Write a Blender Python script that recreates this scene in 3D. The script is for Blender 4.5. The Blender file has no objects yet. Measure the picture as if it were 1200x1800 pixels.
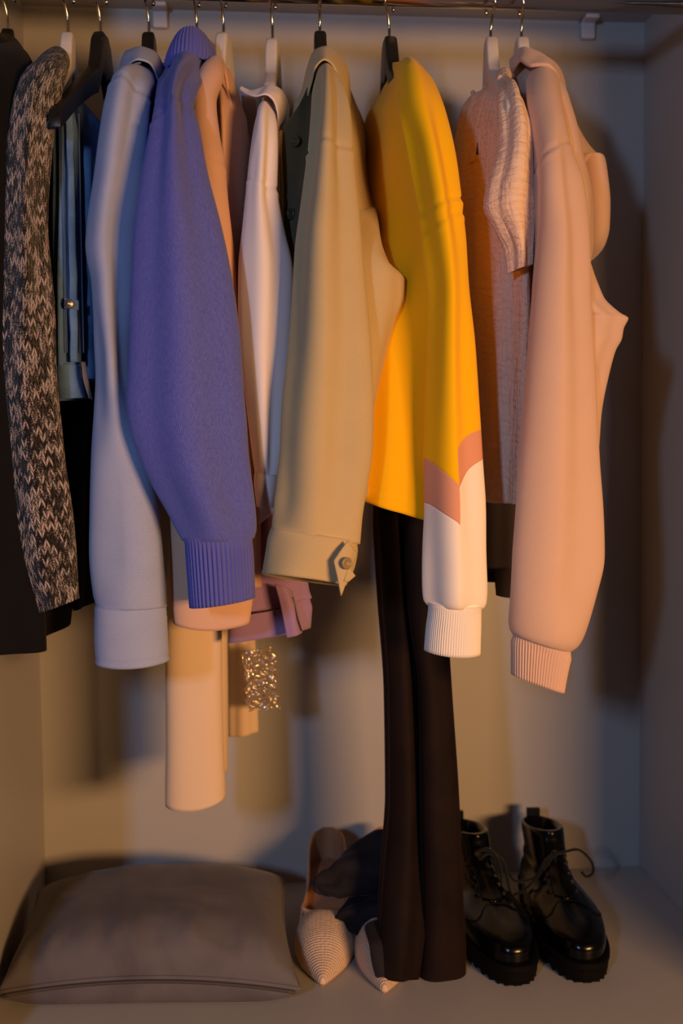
import bpy, bmesh, math, random
import numpy as np
from mathutils import Vector, Matrix, noise

random.seed(4)
np.random.seed(4)
scene = bpy.context.scene
COL = scene.collection

# ------------------------------------------------------------------ camera
YAW, PITCH, ROLL, FPX = 0.0910, -0.0572, -0.0099, 1879.16
CAM = np.array([0.3203, -1.6866, 0.6926])
_f = np.array([math.sin(YAW)*math.cos(PITCH), math.cos(YAW)*math.cos(PITCH), math.sin(PITCH)])
_r = np.cross(_f, [0, 0, 1]); _r /= np.linalg.norm(_r); _u = np.cross(_r, _f)
CR = math.cos(ROLL)*_r + math.sin(ROLL)*_u
CU = -math.sin(ROLL)*_r + math.cos(ROLL)*_u
CF = _f
cd = bpy.data.cameras.new('camera'); co = bpy.data.objects.new('camera', cd); COL.objects.link(co)
cd.sensor_fit = 'HORIZONTAL'; cd.sensor_width = 24.0; cd.lens = 24.0*FPX/1200.0
cd.clip_start = 0.05; cd.clip_end = 50
m = Matrix.Identity(4)
for i in range(3):
    m[i][0] = CR[i]; m[i][1] = CU[i]; m[i][2] = -CF[i]; m[i][3] = CAM[i]
co.matrix_world = m
cd.dof.use_dof = True; cd.dof.focus_distance = 1.24; cd.dof.aperture_fstop = 3.6
scene.camera = co

# ------------------------------------------------------------------ world, lights, exposure
w = bpy.data.worlds.new('world'); scene.world = w; w.use_nodes = True
w.node_tree.nodes['Background'].inputs[0].default_value = (0.55, 0.50, 0.50, 1)
w.node_tree.nodes['Background'].inputs[1].default_value = 0.010
def area_light(name, loc, target, sx, sy, power, color, spread=180):
    l = bpy.data.lights.new(name, 'AREA'); l.shape = 'RECTANGLE'; l.size = sx; l.size_y = sy
    l.energy = power; l.color = color; l.spread = math.radians(spread)
    o = bpy.data.objects.new(name, l); COL.objects.link(o); o.location = loc
    d = Vector(target) - Vector(loc); o.rotation_euler = d.to_track_quat('-Z', 'Y').to_euler()
    return o
# daylight through a narrow gap to the left behind the camera
area_light('window_daylight', (-0.43, -2.45, 1.05), (0.5, -0.2, 0.7), 0.10, 0.20, 11.0, (0.45, 0.64, 1.0))
# shaded bedside lamp to the right in front of the wardrobe
area_light('warm_room_lamp', (1.42, -2.35, 0.68), (0.42, -0.3, 0.40), 0.60, 0.25, 20.0, (1.0, 0.52, 0.20), 125)
scene.view_settings.view_transform = 'Standard'
scene.view_settings.look = 'None'
scene.view_settings.gamma = 1.0
scene.view_settings.exposure = 0.0
scene.view_settings.use_curve_mapping = False

# ------------------------------------------------------------------ helpers
def U(x, y, Y):
    """world point seen at photo pixel (x, y) at depth Y"""
    d = CF + CR*((x-600)/FPX) + CU*((900-y)/FPX)
    t = (Y - CAM[1])/d[1]
    return CAM + d*t
def UZ(x, y, Z):
    d = CF + CR*((x-600)/FPX) + CU*((900-y)/FPX)
    t = (Z - CAM[2])/d[2]
    return CAM + d*t
def pchip(xs, ys, xq):
    xs = np.asarray(xs, float); ys = np.asarray(ys, float); xq = np.asarray(xq, float)
    n = len(xs)
    if n == 2:
        t = ((xq-xs[0])/(xs[1]-xs[0]))[:, None]
        return ys[0]*(1-t) + ys[1]*t
    h = np.diff(xs)[:, None]; dl = np.diff(ys, axis=0)/h
    d = np.zeros_like(ys)
    for k in range(1, n-1):
        same = dl[k-1]*dl[k] > 0
        w1 = 2*h[k]+h[k-1]; w2 = h[k]+2*h[k-1]
        with np.errstate(divide='ignore', invalid='ignore'):
            v = (w1+w2)/(w1/dl[k-1]+w2/dl[k])
        d[k] = np.where(same, v, 0)
    d[0] = dl[0]; d[-1] = dl[-1]
    i = np.clip(np.searchsorted(xs, xq)-1, 0, n-2)
    t = ((xq-xs[i])/(xs[i+1]-xs[i]))[:, None]; hh = h[i]
    return (ys[i]*(2*t**3-3*t**2+1) + d[i]*hh*(t**3-2*t**2+t) + ys[i+1]*(-2*t**3+3*t**2) + d[i+1]*hh*(t**3-t**2))

def link(name, me, mat=None, parent=None, smooth=True):
    o = bpy.data.objects.new(name, me); COL.objects.link(o)
    if mat is not None: me.materials.append(mat)
    if smooth:
        for p in me.polygons: p.use_smooth = True
    if parent is not None: o.parent = parent
    return o
def finish(bm, name, mat, parent=None, smooth=True):
    bmesh.ops.recalc_face_normals(bm, faces=bm.faces)
    me = bpy.data.meshes.new(name); bm.to_mesh(me); bm.free()
    return link(name, me, mat, parent, smooth)
def tag(o, label, cat, group=None, kind=None):
    o['label'] = label; o['category'] = cat
    if group: o['group'] = group
    if kind: o['kind'] = kind
    return o
def thing(name, label, cat, loc, group=None):
    """an Empty at the thing's base; parts are given in world space and keep their place"""
    o = bpy.data.objects.new(name, None); COL.objects.link(o)
    o.location = Vector(loc); o.empty_display_size = 0.05
    return tag(o, label, cat, group)
def settle(t):
    """shift the part meshes so that their coordinates are relative to the Empty"""
    off = t.location.copy()
    def rec(o):
        for c in o.children:
            if c.type == 'MESH': c.data.transform(Matrix.Translation(-off))
            rec(c)
    rec(t)

def S(y, xl, xr, Y, b, dy=0.0, dY=0.0):
    return (xl, y, xr, y+dy, Y, Y+dY, b)

def loft(name, rows, mat, parent=None, nu=64, step=0.004, expo=2.0, folds=(), wr=None, grooves=(), ribs=None,
         top='cap', bottom='hollow', hemtilt=0.0, hemsag=0.0, lip=0.03, thick=0.0015):
    L = np.array([U(r[0], r[1], r[4]) for r in rows]); R = np.array([U(r[2], r[3], r[5]) for r in rows])
    B = np.array([[r[6]] for r in rows])
    C = (L+R)/2
    s = np.concatenate([[0], np.cumsum(np.maximum(np.linalg.norm(np.diff(C, axis=0), axis=1), 1e-4))])
    py = np.array([(r[1]+r[3])/2 for r in rows])
    n = max(4, int(s[-1]/step)); q = np.linspace(0, s[-1], n+1)
    A = pchip(s, np.hstack([L, R, B]), q)
    Lq, Rq, Bq = A[:, :3], A[:, 3:6], np.maximum(A[:, 6:7], 0.0015)
    Cq = (Lq+Rq)/2; D = (Rq-Lq)/2
    T = np.gradient(Cq, axis=0)
    # smooth the tangents
    for _ in range(6):
        T[1:-1] = (T[:-2]+2*T[1:-1]+T[2:])/4
    N = np.cross(T, D); N /= np.linalg.norm(N, axis=1)[:, None]
    if N[len(N)//2][1] < 0: N = -N
    th = np.linspace(0, 2*math.pi, nu, endpoint=False)
    ca, sa = np.cos(th), np.sin(th)
    e = 2.0/expo
    cx = np.sign(ca)*np.abs(ca)**e; sx = np.sign(sa)*np.abs(sa)**e
    rings = []; Dn = D/np.linalg.norm(D, axis=1)[:, None]
    gs = [(np.interp(g[0], py, s), g[1], g[2], g[3] if len(g) > 3 else 0.0025) for g in grooves]
    for i in range(n+1):
        P = Cq[i] + cx[:, None]*D[i] + sx[:, None]*N[i]*Bq[i]
        out = ca[:, None]*Dn[i] + sa[:, None]*N[i]
        disp = np.zeros(nu); t = q[i]/s[-1]
        for (amp, k, ph, dr, t0, t1) in folds:
            if t1 > t0:
                env = min(1, max(0, (t-t0)/0.12))*min(1, max(0, (t1-t)/0.12)); env = env*env*(3-2*env)
            else: env = 1
            disp += amp*env*np.sin(k*th+ph+dr*t)
        for (s0, slope, dep, wd) in gs:
            z = (q[i]-s0-slope*ca)/wd
            disp += -dep*np.exp(-z*z) + 0.55*dep*np.exp(-((z-2.0)/1.5)**2)
        if ribs:
            cnt, amp = ribs[0], ribs[1]
            disp += amp*np.sign(np.sin(cnt*th))*np.abs(np.sin(cnt*th))**0.6
        if wr:
            amp, sc, sz = wr
            for j in range(nu):
                p = P[j]
                disp[j] += amp*noise.noise(Vector((p[0]*sc, p[1]*sc, p[2]*sz+len(rows)*1.7)))
        lim = min(1, i/4.0)
        P = P + out*(disp*lim)[:, None]
        if hemtilt or hemsag:
            k = max(0, (q[i]-s[-1]+0.10)/0.10)
            P[:, 2] += k*(hemtilt*sx - hemsag*(1-ca*ca))
        rings.append(P)
    nr = n+1
    if bottom == 'hollow':
        base = rings[-1]; c = base.mean(axis=0)
        wmin = max(0.004, min(np.linalg.norm(D[-1]), Bq[-1, 0]))
        f = 1-min(0.5, thick/wmin)
        r1 = c+(base-c)*f
        rings.append(r1); k = max(0, int(n-lip/step))
        up = Cq[k]-Cq[-1]
        rings.append(c+(base-c)*f*0.97+up*0.5); rings.append(c+(base-c)*f*0.9+up)
    bm = bmesh.new(); uvl = bm.loops.layers.uv.new('UVMap')
    vs = [[bm.verts.new(p) for p in ring] for ring in rings]
    per = [float(np.linalg.norm(np.roll(r, -1, axis=0)-r, axis=1).sum()) for r in rings]
    pm = float(np.median(per))
    vv = list(q)+[q[-1]+0.001, q[-1]-lip*0.5, q[-1]-lip]
    for i in range(len(rings)-1):
        for j in range(nu):
            j2 = (j+1) % nu
            fc = bm.faces.new((vs[i][j], vs[i][j2], vs[i+1][j2], vs[i+1][j]))
            us = (j/nu*pm, (j+1)/nu*pm, (j+1)/nu*pm, j/nu*pm)
            for lp, uu, v_ in zip(fc.loops, us, (vv[i], vv[i], vv[i+1], vv[i+1])): lp[uvl].uv = (uu, v_)
    if top == 'cap': bm.faces.new(list(reversed(vs[0])))
    bm.faces.new(vs[-1])
    bmesh.ops.recalc_face_normals(bm, faces=bm.faces)
    me = bpy.data.meshes.new(name); bm.to_mesh(me); bm.free()
    at = me.attributes.new('across', 'FLOAT', 'POINT')
    at.data.foreach_set('value', np.tile(ca, len(rings)).astype(np.float32))
    o = link(name, me, mat, parent)
    o['_s'] = [float(x) for x in s]; o['_y'] = [float(x) for x in py]
    return o
def y2v(o, y): return float(np.interp(y, list(o['_y']), list(o['_s'])))
def strip_tmp(o):
    for k in ('_s', '_y'):
        if k in o: del o[k]

def sheet(name, polys, mat, parent=None, nu=40, nv=12, thick=0.0016, wr=None, world=False):
    """a cloth sheet through several polylines of (x, y, Y)"""
    G = []
    for p in polys:
        P = np.array(p, float) if world else np.array([U(*c) for c in p])
        s = np.concatenate([[0], np.cumsum(np.maximum(np.linalg.norm(np.diff(P, axis=0), axis=1), 1e-5))])
        G.append(pchip(s/s[-1], P, np.linspace(0, 1, nu+1)))
    G = np.array(G)
    k = len(polys)
    out = np.zeros((nv+1, nu+1, 3))
    for j in range(nu+1):
        out[:, j] = pchip(np.linspace(0, 1, k), G[:, j], np.linspace(0, 1, nv+1))
    if wr:
        amp, sc = wr
        for i in range(nv+1):
            for j in range(nu+1):
                v = Vector(out[i, j])*sc
                out[i, j] += np.array(noise.noise_vector(v))*amp
    bm = bmesh.new(); uvl = bm.loops.layers.uv.new('UVMap')
    V = [[bm.verts.new(out[i, j]) for j in range(nu+1)] for i in range(nv+1)]
    wv = float(np.linalg.norm(out[-1]-out[0], axis=1).mean()); wu = float(np.linalg.norm(np.diff(out[nv//2], axis=0), axis=1).sum())
    for i in range(nv):
        for j in range(nu):
            f = bm.faces.new((V[i][j], V[i][j+1], V[i+1][j+1], V[i+1][j]))
            for lp, (a, b) in zip(f.loops, ((i, j), (i, j+1), (i+1, j+1), (i+1, j))):
                lp[uvl].uv = (b/nu*wu, a/nv*wv)
    o = finish(bm, name, mat, parent)
    md = o.modifiers.new('thick', 'SOLIDIFY'); md.thickness = thick; md.offset = 0
    return o

def tube_bm(bm, pts, r, seg=8, taper=None):
    P = [Vector(p) for p in pts]; n = len(P); rings = []
    up = None
    for i in range(n):
        t = (P[min(i+1, n-1)]-P[max(i-1, 0)]).normalized()
        if up is None:
            a = Vector((0, 0, 1)) if abs(t.z) < 0.9 else Vector((1, 0, 0))
            up = (a - t*a.dot(t)).normalized()
        else:
            up = (up - t*up.dot(t)).normalized()
        sd = t.cross(up); rr = r if taper is None else r*taper[i]
        rings.append([bm.verts.new(P[i]+(up*math.cos(2*math.pi*k/seg)+sd*math.sin(2*math.pi*k/seg))*rr) for k in range(seg)])
    for i in range(n-1):
        for k in range(seg):
            bm.faces.new((rings[i][k], rings[i][(k+1) % seg], rings[i+1][(k+1) % seg], rings[i+1][k]))
    bm.faces.new(list(reversed(rings[0]))); bm.faces.new(rings[-1])
def smooth_path(pts, n=24):
    P = np.array([list(p) for p in pts], float)
    s = np.concatenate([[0], np.cumsum(np.maximum(np.linalg.norm(np.diff(P, axis=0), axis=1), 1e-5))])
    # catmull-rom through the points
    out = []
    for q in np.linspace(0, s[-1], n):
        i = int(np.clip(np.searchsorted(s, q)-1, 0, len(P)-2)); t = (q-s[i])/(s[i+1]-s[i])
        p0 = P[max(i-1, 0)]; p1 = P[i]; p2 = P[i+1]; p3 = P[min(i+2, len(P)-1)]
        out.append(0.5*((2*p1)+(-p0+p2)*t+(2*p0-5*p1+4*p2-p3)*t*t+(-p0+3*p1-3*p2+p3)*t**3))
    return out
def tube(name, pts, r, mat, parent=None, seg=8, n=None):
    bm = bmesh.new(); tube_bm(bm, smooth_path(pts, n) if n else pts, r, seg)
    return finish(bm, name, mat, parent)
def box_bm(bm, lo, hi):
    vs = [bm.verts.new((x, y, z)) for z in (lo[2], hi[2]) for y in (lo[1], hi[1]) for x in (lo[0], hi[0])]
    for f in ((0, 2, 3, 1), (4, 5, 7, 6), (0, 1, 5, 4), (2, 6, 7, 3), (0, 4, 6, 2), (1, 3, 7, 5)):
        bm.faces.new([vs[k] for k in f])
def lathe(name, prof, center, axis, mat, parent=None, seg=24):
    """prof: (radius, height along axis)"""
    a = Vector(axis).normalized(); b = a.orthogonal().normalized(); c = a.cross(b); bm = bmesh.new(); rings = []
    for (r, h) in prof:
        rings.append([bm.verts.new(Vector(center)+a*h+(b*math.cos(2*math.pi*k/seg)+c*math.sin(2*math.pi*k/seg))*max(r, 1e-5)) for k in range(seg)])
    for i in range(len(rings)-1):
        for k in range(seg):
            bm.faces.new((rings[i][k], rings[i][(k+1) % seg], rings[i+1][(k+1) % seg], rings[i+1][k]))
    bm.faces.new(rings[0]); bm.faces.new(list(reversed(rings[-1])))
    return finish(bm, name, mat, parent)

# ------------------------------------------------------------------ materials
def lin(c):
    r = []
    for v in c:
        v /= 255.0
        r.append(v/12.92 if v <= 0.04045 else ((v+0.055)/1.055)**2.4)
    return (r[0], r[1], r[2], 1)
class NT:
    def __init__(self, name):
        self.m = bpy.data.materials.new(name); self.m.use_nodes = True
        self.t = self.m.node_tree; self.b = self.t.nodes['Principled BSDF']
    def n(self, typ, **kw):
        x = self.t.nodes.new(typ)
        for k, v in kw.items(): setattr(x, k, v)
        return x
    def l(self, a, b): self.t.links.new(a, b)
    def math(self, op, a, b=None, c=None):
        x = self.n('ShaderNodeMath', operation=op)
        for i, v in enumerate((a, b, c)):
            if v is None: continue
            if hasattr(v, 'is_linked'): self.l(v, x.inputs[i])
            else: x.inputs[i].default_value = v
        return x.outputs[0]
    def mix(self, f, a, b):
        x = self.n('ShaderNodeMix', data_type='RGBA')
        for k, v in ((0, f), (6, a), (7, b)):
            if hasattr(v, 'is_linked'): self.l(v, x.inputs[k])
            else: x.inputs[k].default_value = v
        return x.outputs[2]
    def uv(self):
        x = self.n('ShaderNodeTexCoord'); s = self.n('ShaderNodeSeparateXYZ'); self.l(x.outputs['UV'], s.inputs[0])
        self.uvv = x.outputs['UV']; self.obj = x.outputs['Object']
        return s.outputs[0], s.outputs[1]
    def bump(self, h, strength, dist):
        x = self.n('ShaderNodeBump'); x.inputs['Strength'].default_value = strength; x.inputs['Distance'].default_value = dist
        self.l(h, x.inputs['Height']); self.l(x.outputs[0], self.b.inputs['Normal'])
def plain(name, c, rough=0.6, metal=0.0, spec=0.5, coat=0.0):
    k = NT(name); k.b.inputs['Base Color'].default_value = lin(c); k.b.inputs['Roughness'].default_value = rough
    k.b.inputs['Metallic'].default_value = metal; k.b.inputs['Specular IOR Level'].default_value = spec
    k.b.inputs['Coat Weight'].default_value = coat; k.b.inputs['Coat Roughness'].default_value = 0.05
    return k.m
def fabric(name, c, c2=None, thread=0.0007, rough=0.9, sheen=0.15, bump=0.35, mottle=0.12, wrinkle=0.0, sheen_tint=None, vstretch=1.0):
    """woven or jersey cloth: crossed threads in UV space, a mottled tone and fine fibre relief"""
    k = NT(name); u, v = k.uv()
    tu = k.math('SINE', k.math('MULTIPLY', u, 2*math.pi/thread)); tv = k.math('SINE', k.math('MULTIPLY', v, 2*math.pi/(thread*vstretch)))
    weave = k.math('MULTIPLY', tu, tv)
    nz = k.n('ShaderNodeTexNoise'); nz.inputs['Scale'].default_value = 900; nz.inputs['Detail'].default_value = 3; k.l(k.uvv, nz.inputs['Vector'])
    big = k.n('ShaderNodeTexNoise'); big.inputs['Scale'].default_value = 26; big.inputs['Detail'].default_value = 4; k.l(k.uvv, big.inputs['Vector'])
    c2 = c2 or tuple(v_*0.8 for v_ in c)
    f = k.math('ADD', k.math('MULTIPLY', k.math('SUBTRACT', nz.outputs['Fac'], 0.5), 1.6), k.math('MULTIPLY', k.math('SUBTRACT', big.outputs['Fac'], 0.5), mottle*4))
    fc = k.n('ShaderNodeClamp'); k.l(k.math('ADD', f, 0.4), fc.inputs[0])
    k.l(k.mix(fc.outputs[0], lin(c), lin(c2)), k.b.inputs['Base Color'])
    h = k.math('ADD', weave, k.math('MULTIPLY', nz.outputs['Fac'], 1.5))
    if wrinkle:
        wz = k.n('ShaderNodeTexNoise'); wz.inputs['Scale'].default_value = 60; wz.inputs['Detail'].default_value = 3
        mp = k.n('ShaderNodeMapping'); mp.inputs['Scale'].default_value = (2.2, 0.8, 1); k.l(k.uvv, mp.inputs[0]); k.l(mp.outputs[0], wz.inputs['Vector'])
        h = k.math('ADD', h, k.math('MULTIPLY', wz.outputs['Fac'], wrinkle))
    k.bump(h, bump, 0.0004)
    k.b.inputs['Roughness'].default_value = rough; k.b.inputs['Specular IOR Level'].default_value = 0.2
    k.b.inputs['Sheen Weight'].default_value = sheen; k.b.inputs['Sheen Roughness'].default_value = 0.5
    if sheen_tint: k.b.inputs['Sheen Tint'].default_value = lin(sheen_tint)
    return k.m
def knit(name, ca, cb, w, h, marl, bump=0.8, lo=0.42, hi=0.55):
    """stocking stitch: columns of V shaped loops; marl mixes two yarns along the rows"""
    k = NT(name); u, v = k.uv()
    Uc = k.math('DIVIDE', u, w); V0 = k.math('DIVIDE', v, h)
    fx = k.math('FRACT', Uc); tri = k.math('ABSOLUTE', k.math('SUBTRACT', k.math('MULTIPLY', fx, 2), 1))
    V = k.math('ADD', V0, k.math('MULTIPLY', tri, 1.15))
    row = k.math('FLOOR', V); fv = k.math('FRACT', V)
    side = k.math('FLOOR', k.math('MULTIPLY', Uc, 2))
    prof_v = k.math('SINE', k.math('MULTIPLY', fv, math.pi))
    prof_u = k.math('SINE', k.math('MULTIPLY', k.math('FRACT', k.math('MULTIPLY', Uc, 2)), math.pi))
    hgt = k.math('MULTIPLY', k.math('POWER', prof_v, 0.6), k.math('POWER', prof_u, 0.6))
    cm = k.n('ShaderNodeCombineXYZ'); k.l(k.math('MULTIPLY', side, marl), cm.inputs[0]); k.l(k.math('MULTIPLY', row, 3.7), cm.inputs[1])
    nz = k.n('ShaderNodeTexNoise'); nz.inputs['Scale'].default_value = 1.0; nz.inputs['Detail'].default_value = 2; k.l(cm.outputs[0], nz.inputs['Vector'])
    fine = k.n('ShaderNodeTexNoise'); fine.inputs['Scale'].default_value = 700; k.l(k.uvv, fine.inputs['Vector'])
    fac = k.math('ADD', nz.outputs['Fac'], k.math('MULTIPLY', k.math('SUBTRACT', fine.outputs['Fac'], 0.5), 0.5))
    mr = k.n('ShaderNodeMapRange'); mr.inputs[1].default_value = lo; mr.inputs[2].default_value = hi; k.l(fac, mr.inputs[0])
    base = k.mix(mr.outputs[0], lin(ca), lin(cb))
    gap = k.math('MINIMUM', k.math('MULTIPLY', hgt, 1.5), 1.0)
    k.l(k.mix(gap, lin(tuple(x*0.55 for x in ca)), base), k.b.inputs['Base Color'])  # yarn darkened between the loops, shade of the gaps put into the colour
    k.bump(k.math('ADD', hgt, k.math('MULTIPLY', fine.outputs['Fac'], 0.4)), bump, w*0.35)
    k.b.inputs['Roughness'].default_value = 0.95; k.b.inputs['Specular IOR Level'].default_value = 0.15
    k.b.inputs['Sheen Weight'].default_value = 0.2
    return k.m
def velvet(name, c, c2, sheen, tint, rough=0.75, bump=0.25, scale=14):
    k = NT(name); k.uv()
    nz = k.n('ShaderNodeTexNoise'); nz.inputs['Scale'].default_value = scale; nz.inputs['Detail'].default_value = 5; nz.inputs['Distortion'].default_value = 0.6
    k.l(k.obj, nz.inputs['Vector'])
    mr = k.n('ShaderNodeMapRange'); mr.inputs[1].default_value = 0.38; mr.inputs[2].default_value = 0.64; k.l(nz.outputs['Fac'], mr.inputs[0])
    k.l(k.mix(mr.outputs[0], lin(c), lin(c2)), k.b.inputs['Base Color'])
    fz = k.n('ShaderNodeTexNoise'); fz.inputs['Scale'].default_value = 1200; k.l(k.obj, fz.inputs['Vector'])
    k.bump(k.math('ADD', fz.outputs['Fac'], k.math('MULTIPLY', nz.outputs['Fac'], 2.0)), bump, 0.0006)
    k.b.inputs['Roughness'].default_value = rough; k.b.inputs['Specular IOR Level'].default_value = 0.15
    k.b.inputs['Sheen Weight'].default_value = sheen; k.b.inputs['Sheen Roughness'].default_value = 0.35; k.b.inputs['Sheen Tint'].default_value = lin(tint)
    return k.m
def laminate(name, c):
    k = NT(name); k.uv()
    nz = k.n('ShaderNodeTexNoise'); nz.inputs['Scale'].default_value = 350; nz.inputs['Detail'].default_value = 2; k.l(k.obj, nz.inputs['Vector'])
    k.l(k.mix(nz.outputs['Fac'], lin(c), lin(tuple(x*0.96 for x in c))), k.b.inputs['Base Color'])
    k.bump(nz.outputs['Fac'], 0.08, 0.0004)
    k.b.inputs['Roughness'].default_value = 0.45; k.b.inputs['Specular IOR Level'].default_value = 0.35
    return k.m

M = {}
M['laminate'] = laminate('white_laminate', (178, 175, 174))
M['chrome'] = plain('polished_chrome', (205, 200, 192), 0.13, 1.0)
M['white_wood'] = plain('white_painted_wood', (214, 206, 200), 0.45)
M['black_wood'] = plain('black_painted_wood', (22, 20, 20), 0.42)
M['plastic'] = plain('white_plastic', (205, 200, 205), 0.5)
M['black'] = fabric('black_jersey', (13, 12, 14), (8, 7, 9), 0.0009, sheen=0.02)
M['black_coat'] = fabric('black_wool', (15, 14, 16), (9, 8, 10), 0.0014, sheen=0.03)
M['marl'] = knit('marled_knit', (22, 14, 18), (205, 184, 176), 0.0064, 0.0066, 0.36, 1.0, 0.48, 0.58)
M['denim'] = fabric('blue_denim', (112, 148, 196), (66, 102, 154), 0.0012, sheen=0.03, bump=0.6, mottle=0.5)
M['denim_dark'] = fabric('denim_stitching', (70, 90, 120), None, 0.0012)
M['metal'] = plain('worn_metal', (180, 165, 150), 0.4, 0.9)
M['oxford'] = fabric('light_blue_oxford', (178, 188, 222), (140, 152, 198), 0.0011, sheen=0.05, bump=0.3, wrinkle=2.0)
M['lav'] = knit('lavender_knit', (96, 104, 206), (116, 124, 222), 0.0030, 0.0026, 0.9, 0.5, 0.3, 0.7)
M['lav_rib'] = fabric('lavender_rib', (104, 108, 200), (84, 88, 176), 0.0020, sheen=0.2, bump=0.6)
M['nude'] = fabric('nude_jersey', (226, 182, 156), (214, 168, 142), 0.0010, bump=0.2)
M['cream'] = fabric('cream_twill', (236, 208, 178), (226, 196, 166), 0.0009, bump=0.2)
M['white'] = fabric('white_cotton', (242, 232, 234), (234, 222, 226), 0.0008, bump=0.2, wrinkle=1.2)
M['khaki'] = fabric('khaki_twill', (206, 184, 142), (190, 168, 126), 0.0012, bump=0.3, wrinkle=1.0)
M['khaki_dark'] = fabric('shaded_olive_lining', (88, 80, 58), (72, 66, 48), 0.0012)  # dark lining, with the shade on the open front put into its colour
M['mauve'] = fabric('mauve_cotton', (170, 136, 176), (152, 120, 162), 0.0010)
M['mauve_dark'] = plain('mauve_seam', (44, 28, 40), 0.9)
M['yellow'] = fabric('yellow_jersey', (255, 196, 6), (252, 186, 4), 0.0010, bump=0.2, sheen=0.1)
M['muslin'] = fabric('cream_muslin', (240, 204, 178), (226, 188, 162), 0.0014, bump=0.5)
M['greyskirt'] = fabric('dark_grey_cloth', (72, 62, 66), (58, 50, 54), 0.0012)
M['hoodie'] = fabric('dusty_pink_fleece', (222, 188, 170), (210, 174, 156), 0.0010, bump=0.25, sheen=0.2)
M['velvet'] = velvet('brown_velvet', (20, 12, 12), (30, 18, 16), 0.3, (150, 110, 100))
M['grey_velvet'] = velvet('grey_velvet', (88, 85, 92), (107, 103, 109), 0.3, (190, 185, 190), scale=9)
M['zip'] = plain('dark_zip_tape', (70, 62, 64), 0.6)
M['raffia'] = None
M['lining'] = plain('beige_leather_lining', (176, 128, 92), 0.5)
M['patent'] = plain('black_patent', (4, 4, 5), 0.2, 0, 0.25, 0.06)
M['rubber'] = plain('black_rubber', (6, 5, 5), 0.7, 0, 0.12)
M['lace'] = fabric('black_lace', (12, 12, 12), None, 0.0015)
M['button'] = plain('khaki_button', (150, 126, 90), 0.35)
M['dark_button'] = plain('olive_button', (62, 62, 48), 0.35)
M['label'] = plain('grey_care_tag', (120, 112, 116), 0.7)

def crinkle_material():
    k = NT('crinkled_muslin'); u, v = k.uv()
    wz = k.n('ShaderNodeTexNoise'); wz.inputs['Scale'].default_value = 1; wz.inputs['Detail'].default_value = 4; wz.inputs['Distortion'].default_value = 0.8
    mp = k.n('ShaderNodeMapping'); mp.inputs['Scale'].default_value = (60, 150, 1); k.l(k.uvv, mp.inputs[0]); k.l(mp.outputs[0], wz.inputs['Vector'])
    w2 = k.n('ShaderNodeTexNoise'); w2.inputs['Scale'].default_value = 1; w2.inputs['Detail'].default_value = 3
    m2 = k.n('ShaderNodeMapping'); m2.inputs['Scale'].default_value = (120, 14, 1); k.l(k.uvv, m2.inputs[0]); k.l(m2.outputs[0], w2.inputs['Vector'])
    k.l(k.mix(wz.outputs['Fac'], lin((244, 216, 196)), lin((228, 196, 174))), k.b.inputs['Base Color'])
    k.bump(k.math('ADD', wz.outputs['Fac'], w2.outputs['Fac']), 0.9, 0.0045)
    k.b.inputs['Roughness'].default_value = 0.9; k.b.inputs['Specular IOR Level'].default_value = 0.2
    return k.m
M['muslin'] = crinkle_material()
def raffia_material():
    k = NT('woven_raffia'); u, v = k.uv()
    r = k.math('SINE', k.math('MULTIPLY', v, 2*math.pi/0.0034)); c = k.math('SINE', k.math('ADD', k.math('MULTIPLY', u, 2*math.pi/0.005), k.math('MULTIPLY', r, 1.0)))
    nz = k.n('ShaderNodeTexNoise'); nz.inputs['Scale'].default_value = 260; nz.inputs['Detail'].default_value = 2; k.l(k.uvv, nz.inputs['Vector'])
    hh = k.math('ADD', k.math('ADD', r, k.math('MULTIPLY', c, 0.5)), k.math('MULTIPLY', nz.outputs['Fac'], 2.5))
    mr = k.n('ShaderNodeMapRange'); mr.inputs[1].default_value = -0.6; mr.inputs[2].default_value = 2.2; k.l(hh, mr.inputs[0])
    k.l(k.mix(mr.outputs[0], lin((188, 158, 134)), lin((232, 204, 180))), k.b.inputs['Base Color'])
    k.bump(hh, 0.6, 0.0008); k.b.inputs['Roughness'].default_value = 0.75
    return k.m
M['raffia'] = raffia_material()
def bag_material():
    k = NT('clear_plastic_film'); k.uv()
    k.b.inputs['Base Color'].default_value = (0.62, 0.48, 0.30, 1); k.b.inputs['Roughness'].default_value = 0.16; k.b.inputs['Metallic'].default_value = 0.55  # amber metallic base stands in for golden lamplight glints on clear film
    k.b.inputs['Alpha'].default_value = 0.42; k.b.inputs['Specular IOR Level'].default_value = 1.0; k.b.inputs['Coat Weight'].default_value = 1.0
    k.b.inputs['Coat Roughness'].default_value = 0.06
    return k.m
M['film'] = bag_material()

# ------------------------------------------------------------------ the wardrobe
WW, HH, DD, TH = 0.964, 1.366, 0.58, 0.018
def struct(name, lo, hi, mat=M['laminate']):
    bm = bmesh.new(); box_bm(bm, lo, hi)
    o = finish(bm, name, mat, None, False)
    md = o.modifiers.new('edge', 'BEVEL'); md.width = 0.0008; md.segments = 1
    o['kind'] = 'structure'; return o
struct('floor', (-TH, -DD, -0.018), (WW+TH, 0.0, 0.0))
struct('wall_back', (-TH, 0.0, -0.018), (WW+TH, 0.008, HH+TH))
struct('wall_left', (-TH, -DD, 0.0), (0.0, 0.0, HH+TH))
struct('wall_right', (WW, -DD, 0.0), (WW+TH, 0.0, HH+TH))
struct('ceiling', (0.0, -DD, HH), (WW, 0.0, HH+TH))

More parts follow.
